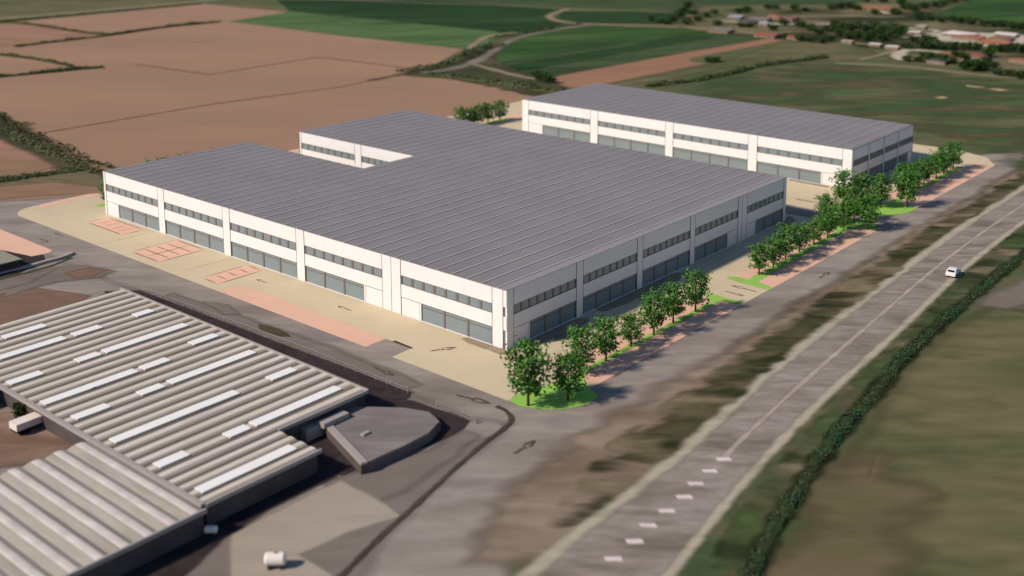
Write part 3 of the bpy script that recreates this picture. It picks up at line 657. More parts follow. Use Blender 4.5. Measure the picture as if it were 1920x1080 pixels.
for i in range(4): wq.quad([T(qs[i].x, qs[i].y, 0), T(qs[(i+1) % 4].x, qs[(i+1) % 4].y, 0), T(qs[(i+1) % 4].x, qs[(i+1) % 4].y, 1.3), T(qs[i].x, qs[i].y, 1.3)])
wq.build('wall', M['wallg'], W3)
e_.build('coping', M['edge'], W3)
for (px_, py_, a_, b_, h_) in ((625, 790, 2.2, 1.2, .7), (585, 800, 1.6, 1.3, .3), (685, 814, .6, .5, .3)):
    c = P(px_, py_, 1.5); e_ = MB(); e_.box(c[0]-a_, c[0]+a_, c[1]-b_*.6, c[1]+b_*.6, 1.45 if px_ != 585 else 0, 1.45+h_, 0, T); e_.build('roof_unit', M['edge'], W3)

W4 = empty('shed', (-36, 104, 0), 'low grey flat-roofed shed with dark walls behind the pink parking strip at the left edge', 'building')
T = lambda x, y, z: (x+36, y-104, z)
M['walldark'] = pm('dark_green_cladding', C(58,60,56), .8, .2, c2=C(70,72,66), fine=.1)
w_ = MB(); w_.box(-44, -31, 98.5, 120, 0, 1.9, 0, T); w_.build('wall', M['walldark'], W4)
w_ = MB(); w_.box(-44.2, -30.8, 98.3, 120.2, 1.9, 2.1, 0, T); w_.build('roof', pm('grey_green_roof', C(140,136,120), .8, c2=C(156,150,134), fine=.08), W4)
patch('painted_shadow', [(-31,98),(-25.5,99.4),(-23.8,103.9),(-26,104.3),(-29.5,120),(-31,120)], M['shadow_paint'], .3)  # shade round the shed, painted as dark ground sheets
patch('painted_shadow', [(-46,96.8),(-33,96.2),(-26,98.8),(-27,100.2),(-33,99.0),(-46,99.4)], M['shadow_paint'], .4)
kb = MB()
kp = smoothline(PL([(-60,535),(0,513),(50,503),(88,492),(120,484),(137,476)]), 2)
for a, b in zip(kp, kp[1:]):
    d = (b-a).normalized(); n_ = Vector((-d.y, d.x))*.45
    q = [a-n_, b-n_, b+n_, a+n_]; k = len(kb.v)
    kb.v += [(p_.x, p_.y, .0) for p_ in q]+[(p_.x, p_.y, .5) for p_ in q]
    for f_ in ((4,5,6,7), (0,1,5,4), (2,3,7,6), (3,0,4,7), (1,2,6,5)): kb.f.append(tuple(k+i for i in f_)); kb.m.append(0)
tag(kb.build('kerb_wall', M['edge']), 'low pale concrete wall curving round the yard corner at the left edge', 'wall')
strip('drain', PL([(-60,545),(0,524),(60,510),(100,498),(135,483)]), .5, M['scrub'], .5)

def rail_fence(name, pts, h, label, step=2.2, mm=None):
    b = MB(); p = resample(pts, step, closed=False)
    root = empty(name, (p[0].x, p[0].y, 0), label, 'fence'); o_ = p[0]
    for q in p:
        b = MB(); b.box(q.x-.05-o_.x, q.x+.05-o_.x, q.y-.05-o_.y, q.y+.05-o_.y, 0, h); b.build('post', mm, root)
    b = MB()
    for a, c in zip(p, p[1:]):
        for z in (h*.5, h*.97): b.tube((a.x-o_.x, a.y-o_.y, z), (c.x-o_.x, c.y-o_.y, z), .045, .045, 5)
    b.build('rail', mm, root)
M['galv'] = pm('galvanised_steel', C(150,140,136), .5, .4)
rail_fence('fence', PL([(262,545),(420,603),(560,655),(765,738)]), .8, 'thin grey double-rail fence along the painted shadow beside the ribbed works roof', mm=M['galv'])
rail_fence('fence', PL([(818,762),(892,795)]), .8, 'short grey double-rail fence beyond the small dark-roofed building', mm=M['galv'])

# ------------------------------------------------------------------ vegetation
M['leaf'] = [mat('leaf_%d' % i, [c, c2], .8, fine=.25, fscale=3, rough=.5, spec=.25) for i, (c, c2) in enumerate(((C(78,124,46), C(56,98,34)), (C(90,136,52), C(64,108,38))))]
M['leaf_deep'] = mat('deep_leaf', [C(40,66,28), C(50,84,34)], .8, fine=.25, fscale=3, rough=.6)
M['bark'] = mat('bark', [C(78,56,42), C(96,70,52)], 3, fine=.2, fscale=6)
M['hedge_leaf'] = mat('hedge_leaf', [C(60,80,48), C(80,96,60), C(96,100,66), C(56,84,52)], .12, fine=.3, fscale=2)
M['hedge_core'] = mat('hedge_inner', [C(44,54,32), C(56,66,40)], .5, fine=.2)
M['tree_leaf'] = mat('wood_leaf', [C(40,58,32), C(58,74,42), C(72,80,50)], .05, fine=.3, fscale=1.2)
M['hedge_green'] = mat('hedge_leaf_green', [C(36,66,40), C(56,90,60), C(70,84,54), C(52,62,40)], .12, fine=.3, fscale=2)

def leafquad(m, c, nrm, L, Wd, mi, rnd):
    n_ = nrm.normalized(); t = n_.orthogonal().normalized()
    a = rnd.uniform(0, 6.283); b_ = n_.cross(t); d = t*math.cos(a)+b_*math.sin(a); s_ = n_.cross(d)
    m.quad([c-d*L*.5, c-d*L*.05-s_*Wd*.5+n_*L*.05, c+d*L*.5, c-d*L*.05+s_*Wd*.5+n_*L*.05], mi)
def tree_parts(seed, H, Rr, nleaf, L=.62, Wd=.30, trunk_h=None):
    """returns (trunk MB, crown MB)"""
    rnd = random.Random(seed); tr_ = MB(); cr = MB(); th = trunk_h or H*.24
    tr_.tube((0,0,0), (0,0,th), .19, .14, 8, cap=False); tr_.tube((0,0,th), (.1,.05,H*.8), .14, .03, 6)
    cl = []
    nl = 26
    for i in range(nl):
        t = rnd.random(); z = th*.95+(H-th*1.25)*((i+.5)/nl)
        ph = i*2.4+rnd.uniform(-.5,.5)
        prof = math.sin(min(1, ((z-th*.55)/(H-th*.4)))*math.pi)**.55
        r = Rr*prof*rnd.uniform(.62, 1.0)
        tip = Vector((math.cos(ph)*r, math.sin(ph)*r, z+rnd.uniform(.0,.5)))
        zb = max(th*.8, z-r*.6)
        tr_.tube((0,0,zb), tip*.93, .06, .018, 5)
        cl.append((tip, rnd.uniform(.75, 1.15)))
        mid = tip*.55+Vector((0,0,zb))*.28; mid.z = (tip.z+zb)/2+.3
        cl.append((mid, rnd.uniform(.7, 1.0)))
    cl.append((Vector((0,0,H-.7)), .9))
    for k in range(nleaf):
        c, s_ = cl[rnd.randrange(len(cl))]
        v_ = Vector((rnd.gauss(0,1), rnd.gauss(0,1), rnd.gauss(0,.8)))
        if v_.length < 1e-3: continue
        v_ = v_.normalized()*s_*Rr*.36*rnd.random()**.5
        p_ = c+v_
        if p_.z < th*.75: p_.z = th*.75+rnd.random()*.4
        nr = (v_.normalized()*.7+Vector((rnd.gauss(0,.5), rnd.gauss(0,.5), .7+rnd.gauss(0,.4))))
        leafquad(cr, p_, nr, L*rnd.uniform(.7,1.25), Wd*rnd.uniform(.8,1.25), rnd.randrange(2), rnd)
    return tr_, cr
def copytree(o, parent=None):
    c = o.copy(); S.collection.objects.link(c); c.parent = parent
    for ch in list(o.children): copytree(ch, c)
    return c
protos = []
def proto_tree(seed, H, Rr, n, mats, name='tree', L=.62, Wd=.3):
    a, b = tree_parts(seed, H, Rr, n, L, Wd)
    r = bpy.data.objects.new(name, None); S.collection.objects.link(r)
    a.build('trunk', M['bark'], r); b.build('crown', mats, r)
    return [r, False]
def place(pr, x, y, s, rz, label, cat, group, sz=None):
    if not pr[1]: o = pr[0]; pr[1] = True
    else: o = copytree(pr[0])
    o.location = (x, y, 0); o.scale = (s, s, sz or s); o.rotation_euler = (0, 0, rz)
    tag(o, label, cat, group); return o
ORD = ['first','second','third','fourth','fifth','sixth','seventh','eighth','ninth','tenth','eleventh','twelfth','thirteenth','fourteenth','fifteenth','sixteenth','seventeenth','eighteenth','nineteenth','twentieth']
TP = [proto_tree(11, 7.4, 2.9, 1250, M['leaf']), proto_tree(12, 7.4, 2.7, 1150, M['leaf']), proto_tree(13, 7.4, 3.0, 1300, M['leaf']), proto_tree(14, 7.4, 2.8, 1150, M['leaf'])]
rnd = random.Random(5)
def row(items, lab, group):
    n = len(items)
    for i, (x, y, h) in enumerate(items):
        place(TP[rnd.randrange(4)], x, y, (h/7.4)**.6, rnd.uniform(0, 6.28), lab(i, n), 'tree', group, sz=h/7.4)
row([(-13,-15.4,9.9), (-8,-18.7,7.3)], lambda i, n: ['tallest leafy tree on the rounded lawn corner nearest the viewer', 'leafy tree on the right side of the rounded lawn corner nearest the viewer'][i], 'young trees on the bright lawns')
row([(.3,-14.6,7.5), (6.8,-14.7,7.4), (14,-14.4,5.6), (20.5,-14.5,7.6), (27,-14.1,7.3), (34,-14.2,7.6)],
    lambda i, n: ORD[i]+' leafy tree from the rounded lawn corner in the nearest tree row' if i < n-1 else 'last leafy tree of the nearest row, just before the site entrance', 'young trees on the bright lawns')
row([(58.6,-13.2,6.2), (64.2,-13.2,6.0), (69.9,-12.9,7.4), (76,-12.9,6.0), (82.4,-12.9,5.6), (88.6,-13,7.3)],
    lambda i, n: ORD[i]+' tree beyond the site entrance in the middle tree row', 'young trees on the bright lawns')
row([(97,-8.5,7.2), (103.4,-12.3,8.2), (99.9,-16.9,8.3), (96.5,-13,6.5)], lambda i, n: ['tree on the lawn corner beyond the large building, nearest its wall', 'tree in the middle of the lawn corner beyond the large building', 'tree at the roadside tip of the lawn corner beyond the large building', 'tree at the near end of the lawn corner beyond the large building'][i], 'young trees on the bright lawns')
row([(114.5,-4.6,8.6), (118.6,-12,8.2), (122.8,-16.6,8.8), (118,-7.5,7.6)], lambda i, n: ['tree standing before the white corner of the long rear building', 'tree in the middle of the far lawn corner across the side road', 'tree at the roadside tip of the far lawn corner across the side road', 'tree behind the others on the far lawn corner across the side road'][i], 'young trees on the bright lawns')
row([(132,-11.9,8.0), (139,-11.7,7.4), (145.9,-11.7,7.0), (153.2,-12,7.3), (159.3,-11.7,7.4), (166.2,-11.7,7.6)],
    lambda i, n: ORD[i]+' tree from the side road in the farthest tree row beside the rear building' if i < n-1 else 'last tree at the far end of the farthest row beside the rear building', 'young trees on the bright lawns')
row([(120.2,123.4,7.0), (124.2,122.8,6.0), (127.6,123,6.8), (131.9,122.8,6.8), (137.3,122.4,6.9)], lambda i, n: ['leftmost tree', 'second, shorter tree from the left', 'middle tree', 'fourth tree from the left', 'rightmost tree'][i]+' of the far group between the two white buildings', 'young trees on the bright lawns')
row([(4.6,127.2,6.4), (7.8,129.3,8.2), (11.4,128.6,7.2), (16.7,129.2,8.2), (20.7,129.2,8.2), (26,129.2,8.2), (30.4,128.6,8.0), (35.3,128.4,8.0)], lambda i, n: 'leafy tree just left of the white end wall of the large building' if i == 0 else ORD[i-1]+' tree top from the left showing above the left roof edge of the large building', 'trees behind the left wing')

# --- hedges
def hedge(name, pts, width, height, label, dens=14, leaf=.5, mats=None, rag=.5, core=True, cat='hedge', group=None, gaps=0.0, seed=1):
    rnd = random.Random(seed); m = MB(); p = resample(smoothline(pts, 2), 1.6, closed=False); o_ = p[0]
    mats = mats or [M['hedge_leaf'], M['hedge_core']]; prev = None
    for i in range(len(p)-1):
        t = (p[i+1]-p[i]); ln = t.length; t.normalize(); nn = Vector((-t.y, t.x))
        nz_ = mnoise.noise(Vector((p[i].x*.09, p[i].y*.09, seed))); nz2 = mnoise.noise(Vector((p[i].x*.35, p[i].y*.35, seed+5)))
        k_ = max(.25, 1+rag*(nz_*1.2+nz2)); 
        if gaps and nz_+nz2*.5 < gaps-.6: prev = None; continue
        hh = height*k_; ww = width*(.6+.4*k_)*.5; sh_ = nn*nz2*width*.25*rag
        c = p[i]+sh_-o_
        if core:
            ring = [(c-nn*ww*.8, 0), (c-nn*ww*.6, hh*.55), (c, hh*.78), (c+nn*ww*.6, hh*.55), (c+nn*ww*.8, 0)]
            k = len(m.v); m.v += [(q.x, q.y, z) for q, z in ring]
            if prev is not None:
                for j in range(4): m.f.append((prev+j, prev+j+1, k+j+1, k+j)); m.m.append(1)
            prev = k
        for _ in range(int(dens*ln*(.6+.4*k_)*(width+height)*.5)):
            th = rnd.uniform(0, math.pi); r = rnd.uniform(.75, 1.15)
            q = c+t*rnd.uniform(0, ln)+nn*math.cos(th)*ww*r; z = abs(math.sin(th))*hh*r
            leafquad(m, Vector((q.x, q.y, max(.05, z))), Vector((nn.x*math.cos(th)+rnd.gauss(0,.5), nn.y*math.cos(th)+rnd.gauss(0,.5), math.sin(th)+.3+rnd.gauss(0,.3))), leaf*rnd.uniform(.7,1.4), leaf*rnd.uniform(.5,.9), 0, rnd)
    ob = m.build(name, mats); ob.location = (o_.x, o_.y, 0)
    return tag(ob, label, cat, group)
M['brown_leaf'] = mat('brownish_bush_leaf', [C(78,76,50), C(98,92,66), C(70,82,52), C(108,96,74)], .12, fine=.25, fscale=2)
HG = [M['hedge_green'], M['hedge_core']]
DL = [(-60,-74),(-29,-60),(-21.3,-58),(-13,-56.5),(-5,-55),(6,-53.3),(16,-52.3),(27,-51.4),(38,-49.9),(60.5,-49),(91.3,-48.4),(130,-48),(190,-47)]
strip('ditch', DL, 1.5, M['ditch_dark'], 1.5, step=3)
hedge('hedge', [(-60,-74),(-29,-60),(-21.3,-58),(-13,-56.5),(-5,-55),(6,-53.3),(16,-52.3),(27,-51.4),(38,-49.9),(60.5,-49),(91.3,-48.4),(130,-48),(190,-47)], 2.0, .38, 'long low dark green hedge in the ditch along the right side of the highway', dens=24, leaf=.36, mats=HG, rag=.9)
strip('drain', PL([(600,1115),(650,1072),(720,1000),(800,930),(860,872),(920,822),(950,802),(962,786),(950,771),(930,762)]), .3, M['drain_dark'], .5, step=2)
HB = 'hedges between the far fields'
hd = [([(0,43),(35,43),(100,52),(150,61),(205,66)], 3, .8, 'thin hedge slanting down between two brown fields at far left, meeting a longer hedge'),
      ([(30,88),(100,79),(200,68),(300,52),(415,41)], 3.5, 1.0, 'long dark hedge between the brown fields in the upper left, below the far pale road'),
      ([(0,103),(60,110),(110,119),(150,128)], 3, .8, 'short hedge slanting down to the tip of the small brown field at far left'),
      ([(-60,150),(0,145),(90,136),(150,130),(195,127)], 3.5, 1.0, 'hedge along the near side of the small brown field at the far left'),
      ([(0,41),(160,27),(380,7)], 2.5, .7, 'dark hedge running just below the far pale road at the upper left'),
      ([(1215,163),(1260,157),(1300,153),(1345,144),(1390,134),(1420,125),(1460,119),(1490,116),(1550,108)], 4, 1.3, 'dark green hedge crossing the meadow behind the long rear building')]
for i, (q, wd, hh, lb) in enumerate(hd): hedge('hedge', PL(q), wd, hh, lb, dens=5, leaf=.9, rag=.6, seed=20+i, group=HB, cat='hedge')
hedge('thicket', PL([(-90,190),(-20,222),(30,250),(70,268),(110,285),(150,303),(195,322)]), 6.5, 1.0, 'wide belt of dark bushes slanting down at the left edge behind the large building', dens=4, leaf=.9, rag=1.0, seed=31, cat='bushes', mats=[M['brown_leaf'], M['hedge_core']], core=False)
hedge('thicket', PL([(20,232),(60,236)]), 3, .8, 'small separate patch of brownish bushes at the upper left edge of the bush belt', dens=5, leaf=.8, rag=.7, seed=32, cat='bushes', core=False)
hedge('thicket', PL([(-80,350),(0,340),(60,331),(120,323),(160,318)]), 4, .7, 'low ragged bushes along the grassy bank at the left edge', dens=5, leaf=.7, rag=.9, seed=33, cat='bushes', core=True)
hedge('thicket', PL([(750,137),(800,130),(850,118),(890,102),(905,92),(935,84)]), 7, 1.4, 'dark bushes following the farm road bend in the upper middle', dens=4, leaf=1.0, rag=1.0, seed=34, cat='bushes', core=False)
hedge('thicket', PL([(800,140),(860,146),(920,153),(990,165),(1050,174)]), 6, .9, 'low dark bushes between the brown field and the striped green crop behind the buildings', dens=4, leaf=1.0, rag=1.0, seed=35, cat='bushes', core=False)
hedge('thicket', PL([(930,70),(985,64),(1060,50),(1090,45)]), 3, .9, 'narrow line of dark bushes beside the pale lane below the dark green field', dens=5, leaf=.9, rag=1.0, seed=36, cat='bushes', core=False)

# --- far trees: each a trunk with a crown, copies share four crowns
FP = [proto_tree(40+i, 5.0, 3.1, 330, [M['tree_leaf'], M['leaf_deep']], 'bushy_tree', L=1.1, Wd=.75) for i in range(4)]
def cluster(lab, group, spots):
    for i, (x, y, s) in enumerate(spots):
        q = P(x, y); place(FP[rnd.randrange(4)], q[0], q[1], s, rnd.uniform(0, 6.28), lab(i), 'tree', group, sz=s*rnd.uniform(.55,.75))
far1 = [(1745,112,1.0),(1757,114,.9),(1735,109,.9),(1768,117,1.1),(1782,119,1.0),(1795,112,1.1),(1806,114,.9),(1722,116,.8),(1700,116,.8)]
cluster(lambda i: ORD[i]+' tree from the left in front of the long orange-roofed farmhouse', 'trees round the orange farmhouse', sorted(far1))
far2 = [(1812,131,1.2),(1824,133,1.3),(1838,132,1.2),(1850,124,1.0),(1853,107,1.1),(1872,142,.9),(1862,128,.9),(1895,144,.9),(1915,148,1.0)]
cluster(lambda i: ORD[i]+' tree from the left beside the pale farm lane at the right, below the farmhouse', 'trees by the farm lane', sorted(far2))
far3 = [(1700,92,1.0),(1730,90,1.1),(1750,91,1.2),(1770,93,1.1),(1790,94,1.1),(1812,94,1.2),(1830,94,1.1),(1862,96,1.1),(1880,98,1.2),(1900,98,1.2),(1918,100,1.2),(1716,80,1.0),(1735,77,1.0),(1748,79,.9)]
cluster(lambda i: ORD[i]+' tree from the left in the band between the farmyard and the long farmhouse', 'trees between the farms', sorted(far3))
far4 = [(1566,52,1.1),(1580,56,1.2),(1594,60,1.3),(1608,54,1.2),(1622,60,1.2),(1636,56,1.2),(1650,62,1.3),(1662,68,1.2),(1672,58,1.3),(1684,68,1.3),(1690,62,1.2),(1640,70,1.2),(1610,70,1.2),(1575,66,1.1),(1554,60,1.0),(1625,76,1.1),(1655,77,1.1),(1590,73,1.0)]
cluster(lambda i: ORD[i]+' tree from the left in the grove left of the white-roofed farmyard', 'grove left of the farmyard', sorted(far4))
far5 = [(1560,18,1.2),(1576,17,1.3),(1592,16,1.2),(1606,19,1.1),(1640,27,1.0),(1700,20,1.3),(1716,22,1.3),(1733,17,1.3),(1752,13,1.2),(1770,9,1.2),(1788,6,1.2),(1805,2,1.2),(1690,10,1.2),(1655,5,1.2),(1625,4,1.2),(1680,28,1.1),(1720,30,1.0)]
cluster(lambda i: ORD[i]+' tree from the left in the grove round the orange roof at the top', 'far grove at the top right', sorted(far5))
far6 = [(1385,25,1.0),(1400,24,1.1),(1440,17,1.0),(1455,18,.9),(1490,19,1.0),(1510,22,1.0),(1340,27,.9),(1325,33,1.0),(1310,40,1.0),(1300,28,1.0),(1345,48,1.0),(1390,51,.9),(1405,52,.9),(1470,48,1.0),(1500,52,1.1),(1520,58,1.1),(1535,64,1.0),(1450,58,.9)]
cluster(lambda i: ORD[i]+' tree from the left among the hamlet roofs at the top right of centre', 'trees in the hamlet', sorted(far6))
far7 = [(1765,42,1.1),(1785,42,1.1),(1802,44,1.2),(1822,46,1.2),(1845,49,1.2),(1862,50,1.2),(1880,51,1.2),(1898,54,1.2),(1915,55,1.2),(1745,39,1.0),(1725,38,1.1)]
cluster(lambda i: ORD[i]+' tree from the left in the line behind the white-roofed farmyard', 'trees behind the farmyard', sorted(far7))
far8 = [(1290,14,1.1),(1283,24,1.2),(1275,34,1.2),(1262,42,1.1),(1250,46,1.0),(1238,44,1.0),(1287,46,1.0),(1222,40,.9)]
cluster(lambda i: ORD[i]+' tree from the left in the clump by the pale path, top middle', 'clump at the path end', sorted(far8))
far9 = [(1475,71,.8),(1500,77,.9),(1520,79,.9),(1540,81,.9),(1555,78,.9),(1330,117,.8),(1343,116,.8),(1006,148,1.0),(1018,152,1.0),(1030,156,.9)]
cluster(lambda i: ORD[i]+' small tree from the left scattered along the edges of the fields behind the buildings', 'field edge trees', sorted(far9))

# ------------------------------------------------------------------ far houses
RM = {'white': pm('white_roof', C(238,226,214), .6), 'orange': pm('orange_tile_roof', C(190,116,82), .85, c2=C(150,96,74), fine=.12),
      'red': pm('red_tile_roof', C(164,92,76), .85, c2=C(150,84,70), fine=.12), 'grey': pm('grey_roof', C(132,122,116), .8, fine=.08),
      'brown': pm('brown_roof', C(122,96,84), .85, c2=C(140,106,90), fine=.12), 'pale': pm('pale_sheet_roof', C(178,170,150), .8, fine=.05),
      'blue': pm('pale_blue_roof', C(176,184,196), .5), 'slate': pm('dark_slate_roof', C(74,80,80), .7, fine=.1)}
M['render'] = pm('house_render', C(128,112,94), .9, c2=C(146,128,108), fine=.05)
M['dkwin'] = pm('dark_window', C(52,52,54), .3, .5)
def house(q, h, roof, label, cat='house', rise=.9, group='farm buildings and houses in the distance'):
    w4 = [Vector(P(a, b, h)) for a, b in q]; c = sum(w4, Vector())/4
    p = [(v_.x-c.x, v_.y-c.y) for v_ in w4]
    if area([Vector(a) for a in p]) < 0: p.reverse()
    l0 = (Vector(p[1])-Vector(p[0])).length; l1 = (Vector(p[2])-Vector(p[1])).length
    if l0 < l1: p = p[1:]+p[:1]
    root = empty('farm_building' if cat != 'house' else 'house', (c.x, c.y, 0), label, cat, group)
    b = MB(); k = .96
    w_ = [(x*k, y*k) for x, y in p]
    for i in range(4): b.quad([(*w_[i], 0), (*w_[(i+1) % 4], 0), (*w_[(i+1) % 4], h), (*w_[i], h)])
    m0 = ((p[1][0]+p[2][0])/2, (p[1][1]+p[2][1])/2); m1 = ((p[3][0]+p[0][0])/2, (p[3][1]+p[0][1])/2)
    if rise > 0:
        b.quad([(*w_[1], h), (*w_[2], h), (m0[0]*k, m0[1]*k, h+rise*.93)]); b.quad([(*w_[3], h), (*w_[0], h), (m1[0]*k, m1[1]*k, h+rise*.93)])
    b.build('wall', M['render'], root)
    r = MB(); t = .12; rr = max(rise, .05)
    r.quad([(*p[0], h), (*p[1], h), (*m0, h+rr), (*m1, h+rr)]); r.quad([(*p[2], h), (*p[3], h), (*m1, h+rr), (*m0, h+rr)])
    r.quad([(*p[0], h-t), (*p[1], h-t), (*p[1], h), (*p[0], h)]); r.quad([(*p[2], h-t), (*p[3], h-t), (*p[3], h), (*p[2], h)])
    r.build('roof', RM[roof], root)
    # windows along the long wall that faces the camera
    for (a, b2) in ((0, 1), (2, 3)):
        A_, B_ = Vector(w_[a]), Vector(w_[b2]); d = (B_-A_); n_ = Vector((d.y, -d.x)).normalized()
        if n_.dot(Vector((CAM.x-c.x, CAM.y-c.y))) > 0 and d.length > 3:
            nn = max(1, int(d.length/4.5)); du = d.normalized()
            for i in range(nn):
                cc = A_+d*((i+.5)/nn)+n_*.02; wm = MB()
                wm.quad([(*(cc-du*.5), h*.4), (*(cc+du*.5), h*.4), (*(cc+du*.5), h*.8), (*(cc-du*.5), h*.8)]); wm.build('window', M['dkwin'], root)
HS = [([(1764,62),(1786,57),(1838,63),(1818,66)], 'white', 'long white-roofed barn at the back left of the farmyard', 'barn', .3),
 ([(1862,62),(1872,59),(1912,63),(1903,67)], 'white', 'white-roofed barn at the back right of the farmyard', 'barn', .3),
 ([(1700,59),(1704,57),(1729,58),(1725,60.5)], 'white', 'small white-roofed shed alone on the lawn left of the farmyard', 'shed', .2),
 ([(1715,49.5),(1722,46),(1740,47),(1734,51)], 'pale', 'pale-roofed shed behind the lawn left of the farmyard', 'shed', .3),
 ([(1782,68),(1797,64.5),(1850,68),(1836,74)], 'orange', 'orange-tiled farmhouse in the left half of the farmyard', 'house', 1.0),
 ([(1835,77),(1850,73),(1902,78),(1890,83)], 'orange', 'orange-tiled house at the front right of the farmyard', 'house', 1.0),
 ([(1850,71),(1868,67),(1905,70),(1890,75)], 'brown', 'brown-roofed building between the two orange roofs and the right white barn', 'house', .8),
 ([(1750,78),(1768,74),(1832,81),(1822,85)], 'pale', 'pale flat-roofed long shed at the front of the farmyard', 'shed', .15),
 ([(1905,84),(1925,79),(1965,85),(1940,90)], 'grey', 'grey-roofed shed cut by the right edge beside the farmyard', 'shed', .3),
 ([(1752,103),(1764,97),(1815,102),(1808,110)], 'orange', 'long orange-brown roofed farmhouse inside the bend of the pale path', 'house', 1.0),
 ([(1814,105),(1821,101),(1848,103),(1841,108)], 'red', 'smaller reddish roof joined to the right end of the long farmhouse', 'house', .8),
 ([(1736,113),(1745,109),(1782,112),(1772,117)], 'slate', 'dark slate roof among the trees below the long farmhouse', 'house', .6),
 ([(1658,87),(1663,84.5),(1687,86),(1683,89)], 'white', 'white-roofed shed nearest the path bend in the row along the lane', 'shed', .2),
 ([(1628,82),(1633,80),(1656,81.5),(1650,83.5)], 'white', 'narrow pale-roofed shed, middle of the row along the lane', 'shed', .2),
 ([(1577,76),(1581,74),(1602,76),(1597,78)], 'pale', 'yellowish-roofed shed at the left end of the row along the lane', 'shed', .2),
 ([(1890,111),(1900,108.5),(1930,112),(1925,116)], 'orange', 'small orange roof cut by the right edge below the farmyard', 'house', .6),
 ([(1612,14.5),(1620,11),(1678,13),(1670,17)], 'orange', 'long orange roof among dark trees at the top edge', 'house', .9),
 ([(1362,31),(1370,28),(1395,29),(1388,32.5)], 'blue', 'pale blue-white roof at the left of the hamlet', 'house', .4),
 ([(1380,38.5),(1392,35.5),(1425,39),(1415,42)], 'slate', 'dark grey roof along the pale yard in the hamlet', 'house', .4),
 ([(1420,43),(1427,40),(1443,41.5),(1438,45)], 'blue', 'small bluish-white roof at the end of the pale yard in the hamlet', 'house', .3),
 ([(1402,34),(1416,31),(1448,33.5),(1438,37)], 'grey', 'grey roof in the middle of the hamlet', 'house', .6),
 ([(1438,30),(1446,27),(1468,30),(1460,33)], 'orange', 'orange roof behind the grey roof in the middle of the hamlet', 'house', .8),
 ([(1460,34),(1470,30.5),(1500,31),(1486,36)], 'brown', 'brown roof at the right end of the hamlet', 'house', .8),
 ([(1325,56),(1338,51.5),(1378,54),(1365,59)], 'grey', 'grey barn roof beside the lane below the hamlet', 'barn', .5),
 ([(1412,64),(1422,60.5),(1465,63.5),(1452,68)], 'red', 'red roof at the end of the brown strip field, left of the pair', 'house', .9),
 ([(1474,68.5),(1484,65),(1518,69),(1508,72.5)], 'red', 'red roof right of the pair at the end of the brown strip field', 'house', .8)]
for q, rf, lb, ct, rs in HS: house(q, 1.35, rf, lb, ct, rs*.5)

# ------------------------------------------------------------------ vehicles
M['carw'] = pm('white_car_paint', C(240,236,232), .25, .5); M['carg'] = pm('dark_car_glass', C(30,32,36), .1, .6)
M['tyre'] = pm('tyre_rubber', C(28,28,28), .9, .2); M['lamp'] = pm('lamp_lens', C(200,190,180), .2, .5)
def vehicle(x, y, rz, L, Wd, Hh, label, cat, van=False, name='car'):
    root = empty(name, (x, y, LAYER[0]+.005), label, cat, None, rz); h = Wd/2
    if van: sec = [(-L/2,.35),(-L/2,Hh*.97),(-L/2+.15,Hh),(L*.22,Hh),(L*.36,Hh*.62),(L*.49,Hh*.5),(L/2,Hh*.3),(L/2,.35)]
    else: sec = [(-L/2,.35),(-L/2,.85),(-L*.42,.95),(-L*.30,Hh*.97),(-L*.05,Hh),(L*.08,Hh*.97),(L*.24,.95),(L*.44,.82),(L/2,.62),(L/2,.32)]
    b = MB(); n = len(sec); tuck = lambda z: h-(.16 if z > (1.0 if not van else Hh*.7) else 0.0)
    for s_ in (-1, 1):
        f_ = [(px_, s_*tuck(z), z) for px_, z in sec]; b.quad(f_ if s_ < 0 else f_[::-1])
    for i in range(n):
        (a, z), (c, z2) = sec[i], sec[(i+1) % n]
        b.quad([(a,-tuck(z),z), (a,tuck(z),z), (c,tuck(z2),z2), (c,-tuck(z2),z2)])
    b.build('body', M['carw'], root)
    g = MB()
    if van:
        g.quad([(L*.23,-h+.25,Hh*.96), (L*.355,-h+.2,Hh*.66), (L*.355,h-.2,Hh*.66), (L*.23,h-.25,Hh*.96)])
        g.v = [(a+.02, b_, c+.02) for a, b_, c in g.v]
    else:
        for (a, za, c, zc) in ((L*.09,Hh*.94,L*.225,1.0), (-L*.31,Hh*.92,-L*.41,1.0)):
            g.quad([(a,-h+.3,za+.03), (c,-h+.2,zc+.03), (c,h-.2,zc+.03), (a,h-.3,za+.03)])
        for s_ in (-1, 1): g.quad([(-L*.33,s_*(h-.14),1.02), (L*.2,s_*(h-.14),1.02), (L*.08,s_*(h-.145),Hh*.92), (-L*.27,s_*(h-.145),Hh*.92)])
    g.build('windscreen', M['carg'], root)
    for a in (-L*.31, L*.31):
        for s_ in (-1, 1):
            t_ = MB(); t_.tube((a, s_*(h-.22), .32), (a, s_*(h+.01), .32), .32, .32, 14); t_.build('wheel', M['tyre'], root)
    for s_ in (-1, 1):
        t_ = MB(); t_.box(L/2-.05, L/2+.03, s_*(h*.7)-.16, s_*(h*.7)+.16, .6, .76); t_.build('headlight', M['lamp'], root)
c = P(1787, 516); vehicle(c[0], c[1], R(5), 4.3, 1.8, 1.45, 'white car driving on the highway', 'car')
M['tank'] = pm('white_tank_plastic', C(238,226,216), .4, .3)
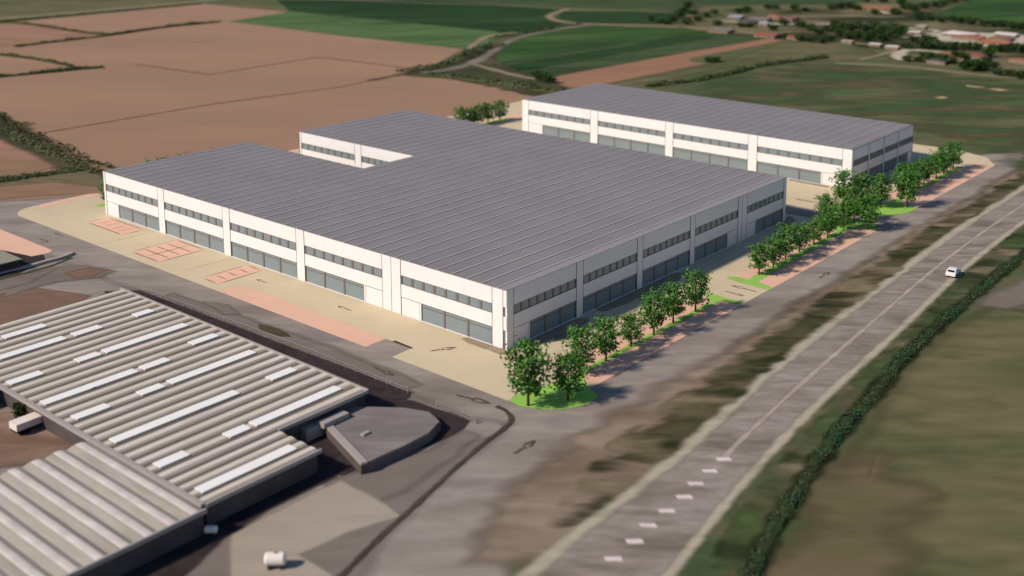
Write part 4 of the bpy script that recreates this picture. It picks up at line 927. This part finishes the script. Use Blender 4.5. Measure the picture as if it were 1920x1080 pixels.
def tank(px_, py_, rad, L, rz, label):
    c = P(px_, py_); root = empty('storage_tank', (c[0], c[1], LAYER[0]), label, 'tank', 'white tanks in the yard', rz)
    b = MB(); pr_ = [(-L/2, rad*.35), (-L*.46, rad*.8), (-L*.38, rad), (L*.38, rad), (L*.46, rad*.8), (L/2, rad*.35)]
    for (a0, r0), (a1, r1) in zip(pr_, pr_[1:]): b.tube((a0,0,rad+.25), (a1,0,rad+.25), r0, r1, 20, cap=(a1 == L/2))
    b.tube((-L/2,0,rad+.25), (-L/2-.02,0,rad+.25), rad*.35, .02, 20)
    b.build('shell', M['tank'], root, smooth=True)
    b = MB(); b.tube((0,0,2*rad+.2), (0,0,2*rad+.4), rad*.28, rad*.28, 12); b.build('lid', M['edge'], root)
    for a0 in (-L*.28, L*.28):
        b = MB(); b.box(a0-.12, a0+.12, -rad*.8, rad*.8, 0, rad*.7); b.build('cradle', M['walldark'], root)
tank(517, 1064, .72, 2.4, R(-48), 'large white horizontal tank standing in the pale yard at the bottom')
tank(396, 1004, .42, 1.5, R(-48), 'small white tank by the dark foot of the works wall at the bottom')
M['trailer'] = pm('white_trailer_tarp', C(236,222,212), .6, .2)
def trailer(px_, py_, rz, L, label):
    c = P(px_, py_); root = empty('trailer', (c[0], c[1], LAYER[0]), label, 'trailer', None, rz)
    b = MB(); b.box(-L/2, L/2, -1.0, 1.0, .75, 1.7); b.build('box_body', M['trailer'], root)
    b = MB(); b.box(-L/2, L/2, -.85, .85, .5, .75); b.build('chassis', M['tyre'], root)
    for a in (-L*.38, -L*.24, L*.3):
        for s_ in (-1, 1):
            t_ = MB(); t_.tube((a, s_*.8, .38), (a, s_*1.0, .38), .38, .38, 14); t_.build('wheel', M['tyre'], root)
trailer(62, 803, R(2), 5.5, 'white trailer parked in the brown yard at the left edge, lower one')
trailer(2, 738, R(-85), 5.0, 'white trailer cut by the left edge, upper one')
bt = TP[1]; q = P(38, 785)
place(FP[0], q[0], q[1], .35, 1.0, 'small round bush in the yard between the works roofs at the left edge', 'bush', None, sz=.45)
